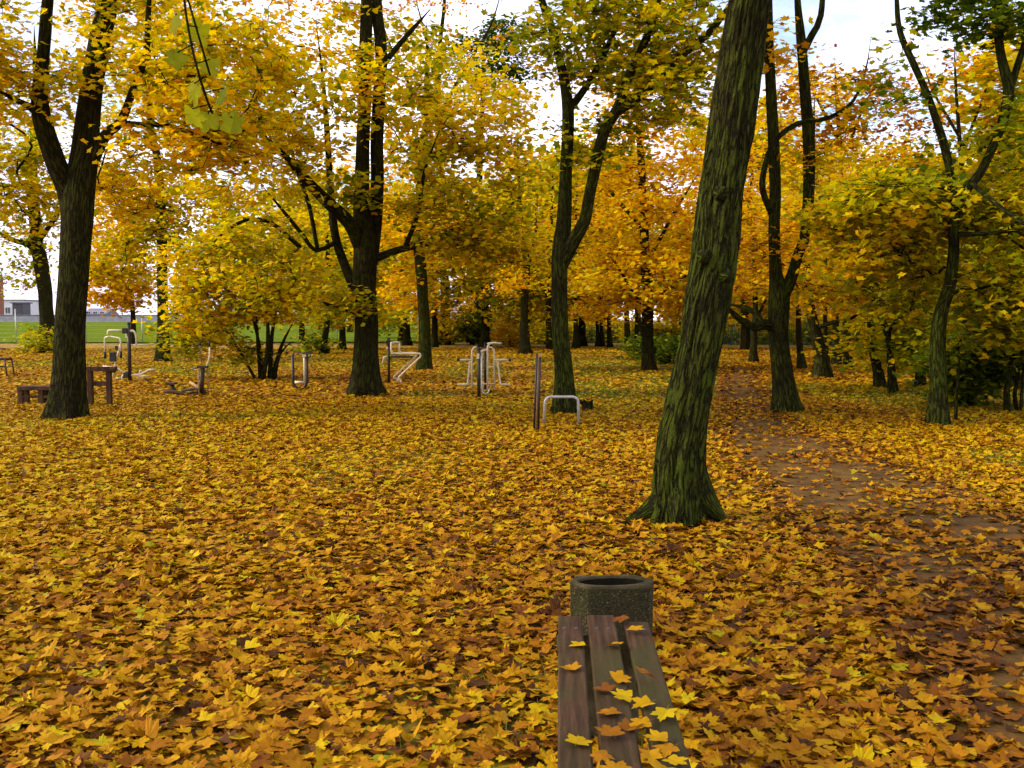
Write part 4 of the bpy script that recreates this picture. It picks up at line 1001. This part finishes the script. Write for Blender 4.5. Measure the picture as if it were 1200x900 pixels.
make_tree('maple_tree', 'thin trunk with one limb reaching left, touching the forked middle tree in view', 'tree', (643, 410),
  [[(644, 411, 0, 8), (643, 380, 0, 7), (643, 340, 0, 6), (645, 270, 0, 5), (648, 200, 0, 3)], [(643, 350, 0, 4), (636, 335, 0, 3.5), (622, 326, 0, 2.5), (600, 335, 0, 1.5)]],
  [(660, 310, 0, 40, 50, 2.4, 40), (640, 240, 0, 50, 50, 2.4, 36), (625, 375, 0, 20, 22, 1.4, 12)], .54, per=26, spread=.6, seed=47)
make_tree('maple_tree', 'thin tree on the leaf covered verge seen under the low limb by the path', 'tree', (883, 425),
  [[(883, 426, 0, 9), (883, 400, 0, 7.5), (885, 370, 0, 7), (884, 320, 0, 5), (880, 250, 0, 3)], [(885, 375, 0, 4), (898, 350, .3, 3), (905, 320, .5, 2)]],
  [(870, 300, .3, 50, 40, 2, 44), (890, 220, .3, 50, 50, 2, 36), (850, 330, .5, 30, 20, 1.5, 10)], .72, per=28, spread=.5, seed=49)
make_tree('maple_tree', 'slim reddish brown trunk between the low forked path tree and the stout leaning trunk', 'tree', (941, 434),
  [[(941, 435, 0, 9), (938, 415, 0, 7.5), (936, 390, 0, 7), (936, 340, 0, 5), (938, 260, 0, 3)]], [(930, 320, 0, 40, 45, 1.6, 34), (940, 240, 0, 45, 45, 1.6, 30)], .70, per=28, spread=.45, seed=51)
for (x, y, w_, lab, td) in ((968, 428, 6, 'thin mossy trunk touching the right side of the stout leaning trunk', 0), (980, 429, 9, 'mossy upright trunk a little right of the stout leaning trunk', .05), (993, 433, 8, 'pale green straight trunk left of the two leaning thin trunks', -.03),
                            (735, 410, 7, 'dark trunk left of the round headed tree at the far edge', .1), (748, 406, 8, 'dark trunk half hidden behind the round headed tree', .05), (675, 409, 6, 'far thin trunk just right of the slim forked middle tree', 0),
                            (700, 406, 4, 'left thin stem of a far trio by the fence', -.02), (705, 406, 4, 'middle thin stem of a far trio by the fence', .02), (714, 407, 5, 'right and thickest stem of a far trio by the fence', 0)):
    make_tree('maple_tree', lab, 'tree', (x, y), [[(x + 1, y + 1, 0, w_ + 2), (x, y - 20, 0, w_), (x - 1, y - 70, 0, w_ * .8), (x, y - 150, 0, w_ * .5), (x + 3, y - 220, 0, w_ * .25)]],
      [(x - 8, y - 105, 0, 40, 35, 2.2, 30), (x + 6, y - 180, 0, 45, 50, 2.4, 34)], .58 + td, 'bark_moss' if w_ > 7 else 'bark', FAR, per=26, spread=.55, seed=60 + x, fork_min=1.9)
# thin trees and shrubs
make_tree('shrub', 'big bushy yellow green shrub of many stems left of the U-shaped gym frame', 'shrub', (312, 446),
  [[(316, 447, 0, 6), (318, 400, 0, 4.5), (324, 360, 0, 3.5), (330, 320, 0, 2.5)], [(310, 447, .1, 5), (303, 400, .2, 4), (290, 350, .3, 3), (275, 310, .4, 2.5)], [(305, 446, 0, 5), (302, 400, -.2, 4), (300, 360, -.3, 4)],
   [(318, 446, .1, 5), (330, 405, 0, 4), (345, 375, -.1, 2.5)], [(322, 446, 0, 4), (328, 415, -.2, 3), (343, 400, -.3, 2.5)], [(308, 446, -.1, 6), (314, 400, -.3, 5), (312, 350, -.5, 3)], [(300, 446, .2, 4), (280, 410, .3, 3), (260, 380, .4, 3), (235, 360, .5, 2)]],
  [(300, 335, 0, 85, 42, 1.6, 80), (235, 365, .3, 55, 40, 1.4, 40, -.02), (250, 310, .4, 65, 45, 1.4, 60, .02), (345, 330, -.2, 55, 35, 1.2, 44), (275, 410, .1, 30, 18, .8, 8, -.10), (310, 275, .3, 70, 35, 1.4, 50, .03), (215, 395, .3, 30, 20, .8, 16, -.1)],
  .53, per=32, spread=.32, seed=71, flare=.2, fork_min=.4, lod=2)
make_tree('shrub', 'low sparse shrub of yellow leaves at the foot of the leaning far left trunk', 'shrub', (48, 415),
  [[(50, 415, 0, 4), (48, 400, 0, 3), (44, 386, 0, 2)], [(46, 415, 0, 4), (36, 400, 0, 3), (28, 392, 0, 2)], [(52, 415, 0, 3), (58, 398, 0, 2)]],
  [(45, 398, -.5, 24, 16, 1.0, 30)], .48, per=22, spread=.32, seed=73, fork_min=.15, leaf=.11)
make_tree('shrub', 'dark green shrub behind the crooked mossy tree', 'shrub', (1128, 478),
  [[(1128, 479, 0, 6), (1126, 450, 0, 5), (1122, 420, 0, 3)], [(1132, 478, 0, 5), (1142, 445, .1, 4), (1155, 415, .2, 2)], [(1125, 479, 0, 5), (1120, 450, .1, 4), (1112, 420, .2, 2)], [(1133, 478, .1, 4), (1150, 455, .2, 3), (1175, 440, .3, 2)]],
  [(1130, 425, .1, 42, 28, .9, 54), (1160, 440, .2, 36, 16, .8, 22), (1124, 462, .1, 14, 18, .4, 16, -.04)], .20, per=34, spread=.24, seed=75, fork_min=.25, tone_sd=.06)
make_tree('shrub', 'dark twin-stemmed shrub at the right edge with a thick leafy head', 'shrub', (1188, 484),
  [[(1183, 485, 0, 7), (1180, 460, 0, 6), (1184, 435, 0, 6), (1188, 405, 0, 6), (1194, 370, 0, 3)], [(1192, 484, .1, 6), (1189, 462, .1, 5), (1193, 440, .1, 5), (1192, 410, .1, 6)], [(1196, 483, 0, 4), (1198, 450, 0, 4), (1200, 420, 0, 3)]],
  [(1195, 395, 0, 32, 30, .7, 40), (1220, 380, .2, 40, 40, .8, 30)], .22, per=30, spread=.24, seed=77, fork_min=.5)
make_tree('sapling', 'single thin bare sapling stem in front of the dark green shrub', 'sapling', (1120, 494),
  [[(1120, 495, 0, 4), (1121, 460, 0, 3), (1124, 430, 0, 2.4), (1123, 400, 0, 1.6)]], [(1124, 405, 0, 12, 14, .25, 5)], .36, per=8, spread=.12, seed=79, flare=.2, fork_min=.8)
make_tree('shrub', 'loose green bush beside the round headed tree, left of the leaning trunk', 'shrub', (785, 428),
  [[(780, 429, 0, 3), (778, 412, 0, 2), (772, 400, 0, 1.5)], [(790, 429, 0, 3), (795, 410, 0, 2), (800, 398, 0, 1.5)], [(785, 428, .3, 3), (786, 405, .3, 2)]],
  [(785, 410, .2, 34, 16, 1.2, 46)], .18, per=26, spread=.32, seed=81, fork_min=.15, leaf=.11)
make_tree('shrub', 'small leafy green bush left of the round headed tree', 'shrub', (748, 424),
  [[(748, 425, 0, 3), (746, 410, 0, 2), (742, 398, 0, 1.5)], [(750, 425, 0, 3), (753, 408, 0, 2)]], [(747, 407, 0, 13, 14, .9, 24)], .25, per=24, spread=.26, seed=83, fork_min=.15, leaf=.11)
make_tree('shrub', 'glowing yellow shrub in front of the grey building', 'shrub', (528, 404),
  [[(528, 405, 0, 3), (524, 390, 0, 2), (515, 380, 0, 1.5)], [(530, 405, 0, 3), (540, 385, 0, 2)]], [(525, 386, 0, 30, 15, 1.6, 44)], .57, per=26, spread=.45, seed=85, fork_min=.2, leaf=.17)
make_tree('shrub', 'dull green bush between the yellow shrub and the bare limbed tree', 'shrub', (552, 404),
  [[(552, 405, 0, 3), (552, 385, 0, 2), (550, 370, 0, 1.5)], [(555, 405, 0, 3), (562, 380, 0, 2)]], [(556, 382, 0, 22, 20, 1.4, 44)], .17, per=26, spread=.42, seed=87, fork_min=.2, leaf=.16)
make_tree('shrub', 'orange yellow shrub left of the trunk beside the forked middle tree', 'shrub', (598, 406),
  [[(598, 407, 0, 3), (596, 390, 0, 2), (590, 378, 0, 1.5)], [(600, 407, 0, 3), (606, 388, 0, 2)]], [(598, 388, 0, 18, 17, 1.4, 34)], .60, per=24, spread=.42, seed=89, fork_min=.2, leaf=.16)
# tall thin-leaved trees against the sky
make_tree('bare_tree', 'tall nearly bare tree against the sky above the twin-stemmed tree', 'tree', (520, 404),
  [[(522, 405, 0, 12), (521, 330, 0, 10), (518, 250, 0, 9), (514, 170, 0, 8), (512, 90, 0, 6), (520, 10, 0, 4), (525, -60, 0, 2)], [(514, 180, 0, 5), (490, 120, 0, 4), (460, 60, 0, 3), (440, 0, 0, 2)], [(513, 140, 0, 5), (545, 80, 0, 4), (575, 30, 0, 3), (590, -20, 0, 2)], [(513, 110, 0, 4), (500, 50, 0, 3), (485, -10, 0, 2)]],
  [(500, 40, 0, 110, 60, 4, 70), (540, 110, 0, 70, 40, 3, 26), (360, 20, 0, 60, 40, 3, 24)], .84, per=9, spread=.6, seed=91, leaf=.13, tipr=.009, fork_min=9)
make_tree('bare_tree', 'tall purple brown thin-leaved tree against the sky above the path', 'tree', (990, 420),
  [[(990, 421, 0, 8), (991, 350, 0, 7), (988, 260, 0, 6), (985, 180, 0, 5), (980, 110, 0, 4), (978, 60, 0, 2)], [(986, 190, 0, 4), (1010, 130, 0, 3), (1030, 90, 0, 2)], [(985, 170, 0, 4), (955, 110, 0, 3), (940, 70, 0, 2)]],
  [(980, 130, 0, 75, 45, 3, 60), (1040, 180, 0, 60, 40, 3, 30), (930, 90, 0, 30, 40, 2, 14)], .95, per=16, spread=.6, seed=93, leaf=.12, tipr=.005, fork_min=6)
make_tree('bare_tree', 'fine twigged grey tree with hardly a leaf at upper right', 'tree', (1130, 424),
  [[(1130, 425, 0, 9), (1132, 330, 0, 8), (1130, 240, 0, 6), (1125, 170, 0, 5), (1120, 100, 0, 3), (1118, 40, 0, 1.5)], [(1126, 180, 0, 4), (1150, 120, 0, 3), (1165, 70, 0, 2)], [(1124, 160, 0, 4), (1095, 110, 0, 3), (1080, 70, 0, 2)]],
  [(1120, 110, 0, 75, 60, 3, 70), (1130, 190, 0, 80, 40, 3, 60, -.6)], .92, per=5, spread=.6, seed=95, leaf=.12, tipr=.006, fork_min=6)
make_tree('pine_tree', 'distant pine with dark green clumps high against the sky at top centre', 'tree', (560, 402),
  [[(560, 403, 0, 9), (560, 300, 0, 8), (562, 200, 0, 7), (565, 120, 0, 5), (566, 60, 0, 3), (566, 20, 0, 1.5)]],
  [(588, 45, 0, 26, 22, 2, 44), (575, 85, 0, 34, 14, 2, 26), (535, 60, 0, 22, 14, 1.6, 14), (600, 80, 0, 18, 12, 1.4, 14)], .06, per=34, spread=.7, seed=97, leaf=.16, tone_sd=.04, fork_min=12, dist=58 * KD)

# backdrop trees: every one its own object, copies share mesh data
def clone(root, loc, rz, sc, label, group):
    o = root.copy(); COL.objects.link(o); o.location = loc; o.rotation_euler = (0, 0, rz); o.scale = (sc, sc, sc)
    o['label'] = label; o['group'] = group
    for ch in root.children:
        c_ = ch.copy(); COL.objects.link(c_); c_.parent = o
    return o
BG = 'background trees closing the view'
BL_ = 'yellow leaved tree in the far belt of trees closing the view behind the park'
protos = []
for k, (px, py, dd, tn, sd) in enumerate(((850, 402, 62 * KD, .53, 301), (1060, 402, 58 * KD, .45, 302), (640, 402, 66 * KD, .62, 303))):
    s_ = dd / F
    hh = 11.0 / s_; x = px
    rr_ = np.random.default_rng(sd)
    st_ = [[(x, py, 0, .45 / s_), (x + 2, py - .2 * hh, 0, .36 / s_), (x, py - .5 * hh, 0, .25 / s_), (x - 3, py - .8 * hh, 0, .12 / s_), (x, py - hh, 0, .04 / s_)]]
    bl_ = [(x, py - .40 * hh, 0, 3.2 / s_, 1.9 / s_, 3, 60), (x - 10, py - .65 * hh, 0, 3.4 / s_, 2.6 / s_, 3.2, 80, .04), (x + 10, py - .9 * hh, 0, 2.6 / s_, 2.0 / s_, 2.6, 50), (x, py - .22 * hh, 0, 2.6 / s_, .9 / s_, 2.4, 20)]
    protos.append(make_tree('maple_tree', BL_, 'tree', (px, py), st_, bl_, tn, 'bark', BG, per=34, spread=.6, seed=sd, leaf=.20, lod=1, dist=dd, fork_min=1.8))
SPOTS = [(-12, 70, 0), (-8, 62, 1), (-3, 76, 2), (4, 80, 0), (7.5, 66, 1), (11, 55, 2), (14, 72, 0), (18, 60, 2), (20, 47, 0), (22, 72, 1), (24.5, 52, 0), (27, 62, 1), (25, 40, 1), (29, 45, 2), (33, 54, 0), (36, 66, 1), (38, 48, 1), (20, 33, 1), (24, 30, 0), (31, 34, 1), (42, 60, 2), (46, 50, 0), (-17, 88, 1), (-22, 95, 2), (12, 44, 0), (16.5, 39, 2), (1, 92, 1), (30, 78, 0), (40, 82, 2), (9, 90, 2), (18, 86, 1), (36, 38, 2), (-9.5, 45, 1), (-4.5, 50, 0), (0.8, 47, 1), (-14, 58, 0), (4.5, 52, 0)]
rb = np.random.default_rng(77)
for (x, y, k) in SPOTS:
    clone(protos[k], (x + rb.uniform(-.6, .6), y * KD, float(ground_z(x, y * KD)) - .05), rb.uniform(0, 6.28), rb.uniform(.8, 1.15), BL_, BG)

# low shrubs along the far fence
SH_ = 'low yellow green shrub in the far row along the fence under the background trees'
sh = make_tree('shrub', SH_, 'shrub', (760, 404), [[(760, 405, 0, 4), (756, 390, 0, 3), (748, 380, 0, 2)], [(763, 405, .3, 3), (770, 388, .3, 2)], [(758, 405, -.3, 3), (762, 384, -.3, 2)]],
  [(760, 390, 0, 36, 14, 1.8, 60), (752, 384, .4, 18, 13, 1.0, 20, .06)], .44, 'bark', 'shrubs along the far fence', per=26, spread=.42, seed=401, leaf=.16, lod=1, dist=56 * KD, fork_min=.15)
for (x, y) in ((2.5, 57.5), (6, 60), (9.3, 55.8), (11.8, 58.6), (14.6, 57.2), (17, 56.5), (20.5, 55.5), (23, 57), (26, 54), (29, 58), (32, 52), (-1.5, 61)):
    clone(sh, (x, y * KD, float(ground_z(x, y * KD)) - .04), rb.uniform(0, 6.28), rb.uniform(.7, 1.2), SH_, 'shrubs along the far fence')

# a maple just out of frame on the left whose low twig hangs into the view; its unseen crown is enlarged to shade the foreground
TX, TY = -3.3, 2.3
def w2p(x, y, z, w_):
    s_ = w_ * F / TY; v = np.array([x, y, z - CAMH]); dep = v[1] * cP - v[2] * sP; up = v[1] * sP + v[2] * cP
    return (600 + F * v[0] / dep, 450 - F * up / dep, y - TY, s_)
tw = [(-3.3, 2.3, 3.2, .09), (-2.7, 2.45, 3.45, .06), (-1.9, 2.65, 3.35, .035), (-1.3, 2.75, 3.0, .02), (-1.0, 2.8, 2.7, .011), (-.90, 2.8, 2.5, .007), (-.84, 2.78, 2.30, .005)]
nt_ = make_tree('maple_tree', 'maple just outside the left edge whose twig of large green leaves hangs nearby', 'tree', w2p(TX, TY, 0, 1)[:2],
  [[w2p(TX, TY, z, q) for z, q in ((0, .40), (1, .34), (2, .32), (3.2, .30), (5, .26), (7, .18), (9, .08))], [w2p(*q) for q in tw]],
  [w2p(-4.6, 3.2, 7.4, 1)[:3] + (2.6 * F / TY, 2.0 * F / TY, 2.6, 120), w2p(-6.2, 4.4, 6.4, 1)[:3] + (2.0 * F / TY, 1.8 * F / TY, 2.2, 70)], .46, 'bark', leaf=.14, lod=1, per=30, seed=99, dist=TY, fork_min=4.0)
hl = MB(); rh = np.random.default_rng(8); hp = []; hs = []
twp = [at(px, py, 2.79) for px, py in ((212, -60), (216, 0), (222, 40), (231, 80), (243, 118), (252, 140))]
hl.tube(smoothpath(twp, .03), .0035, 6, True, True)
for (px, py, sz, ax_, ay_) in ((206, 26, .055, 218, 10), (232, 40, .058, 221, 30), (208, 70, .052, 226, 52), (246, 78, .054, 231, 74), (228, 106, .06, 236, 92), (262, 112, .055, 242, 108), (244, 142, .062, 249, 124), (272, 146, .06, 252, 134), (226, 136, .05, 246, 122)):
    q_ = at(px, py, 2.78 + rh.uniform(-.1, .1)); hp.append(q_); hs.append(sz)
    a0 = at(ax_, ay_, 2.79); hl.tube(np.array([a0, (a0 + q_) / 2 + np.array([0, 0, .01]), q_ + np.array([0, 0, .02])]), .0018, 5, False, True)
hl.build('hanging_twig', M['bark'], nt_, True, np.array(nt_.location))
hp = np.array(hp); tmpm = MB(); add_leaves(tmpm, np.zeros((len(hp), 3)), np.array(hs), rh.normal(.25, .04, len(hp)), 3, .25, rh, .16)
V_ = tmpm.v[0].reshape(len(hp), -1, 3)
for k_ in range(len(hp)):                                   # hang them tip down, blades facing about
    a_ = rh.uniform(-.9, .9); Rx = np.array([[1, 0, 0], [0, .25, -.97], [0, .97, .25]]); Rz_ = np.array([[math.cos(a_), -math.sin(a_), 0], [math.sin(a_), math.cos(a_), 0], [0, 0, 1]])
    V_[k_] = V_[k_] @ (Rz_ @ Rx).T + hp[k_]
tmpm.v[0] = V_.reshape(-1, 3)
tmpm.build('hanging_leaves', M['crown'], nt_, False, np.array(nt_.location))
# ------------------------------------------------------------------ sky, sun, camera
SUN_AZ = math.radians(-94)      # measured from +Y (the view), negative = left
SUN_EL = math.radians(31)
w = bpy.data.worlds.new('World'); SC.world = w; w.use_nodes = True
nt = w.node_tree; nt.nodes.clear()
out = nt.nodes.new('ShaderNodeOutputWorld'); bg = nt.nodes.new('ShaderNodeBackground')
sky = nt.nodes.new('ShaderNodeTexSky'); sky.sky_type = 'NISHITA'; sky.sun_disc = False
sky.sun_elevation = SUN_EL; sky.sun_rotation = SUN_AZ; sky.air_density = 1.0; sky.dust_density = 1.5
tc = nt.nodes.new('ShaderNodeTexCoord')
mp = N(nt, 'ShaderNodeMapping'); mp.inputs['Scale'].default_value = (1, 1, 2.2); nt.links.new(tc.outputs['Generated'], mp.inputs[0])
nz = noise(nt, mp.outputs[0], 3.1, 7, 0.58)
cf = ramp(nt, nz, [(0.36, (0, 0, 0)), (0.56, (1, 1, 1))]).outputs[0]
cloudcol = ramp(nt, noise(nt, mp.outputs[0], 5.5, 5), [(0.3, (3.6, 3.45, 4.7)), (0.68, (8.2, 7.9, 9.2))]).outputs[0]
c = mixc(nt, cf, sky.outputs[0], cloudcol)
nt.links.new(c, bg.inputs[0]); bg.inputs[1].default_value = 0.10
nt.links.new(bg.outputs[0], out.inputs[0])
sl = bpy.data.lights.new('sun', 'SUN'); sl.energy = 1.5; sl.angle = math.radians(12); sl.color = (1.0, 0.89, 0.70)
so = bpy.data.objects.new('sun', sl); COL.objects.link(so)
d = np.array([math.sin(SUN_AZ) * math.cos(SUN_EL), math.cos(SUN_AZ) * math.cos(SUN_EL), math.sin(SUN_EL)])
from mathutils import Vector
so.rotation_euler = Vector(-d).to_track_quat('-Z', 'Y').to_euler()
so.location = (-20, 5, 30)

cam = bpy.data.cameras.new('camera'); co = bpy.data.objects.new('camera', cam); COL.objects.link(co)
cam.sensor_width = 36; cam.lens = F / 1200 * 36; cam.clip_end = 4000; cam.clip_start = 0.05
co.location = (0, 0, CAMH); co.rotation_euler = (PI / 2 - PITCH, 0, 0)
SC.camera = co
vs = SC.view_settings; vs.view_transform = 'Standard'; vs.look = 'None'; vs.gamma = 1.0; vs.exposure = 1.6; vs.use_curve_mapping = False
SC.render.engine = 'CYCLES'
cy = SC.cycles
cy.use_denoising = True; cy.max_bounces = 5; cy.diffuse_bounces = 3; cy.glossy_bounces = 2; cy.transmission_bounces = 3; cy.transparent_max_bounces = 4
cy.use_adaptive_sampling = True; cy.adaptive_threshold = 0.02; cy.caustics_reflective = False; cy.caustics_refractive = False
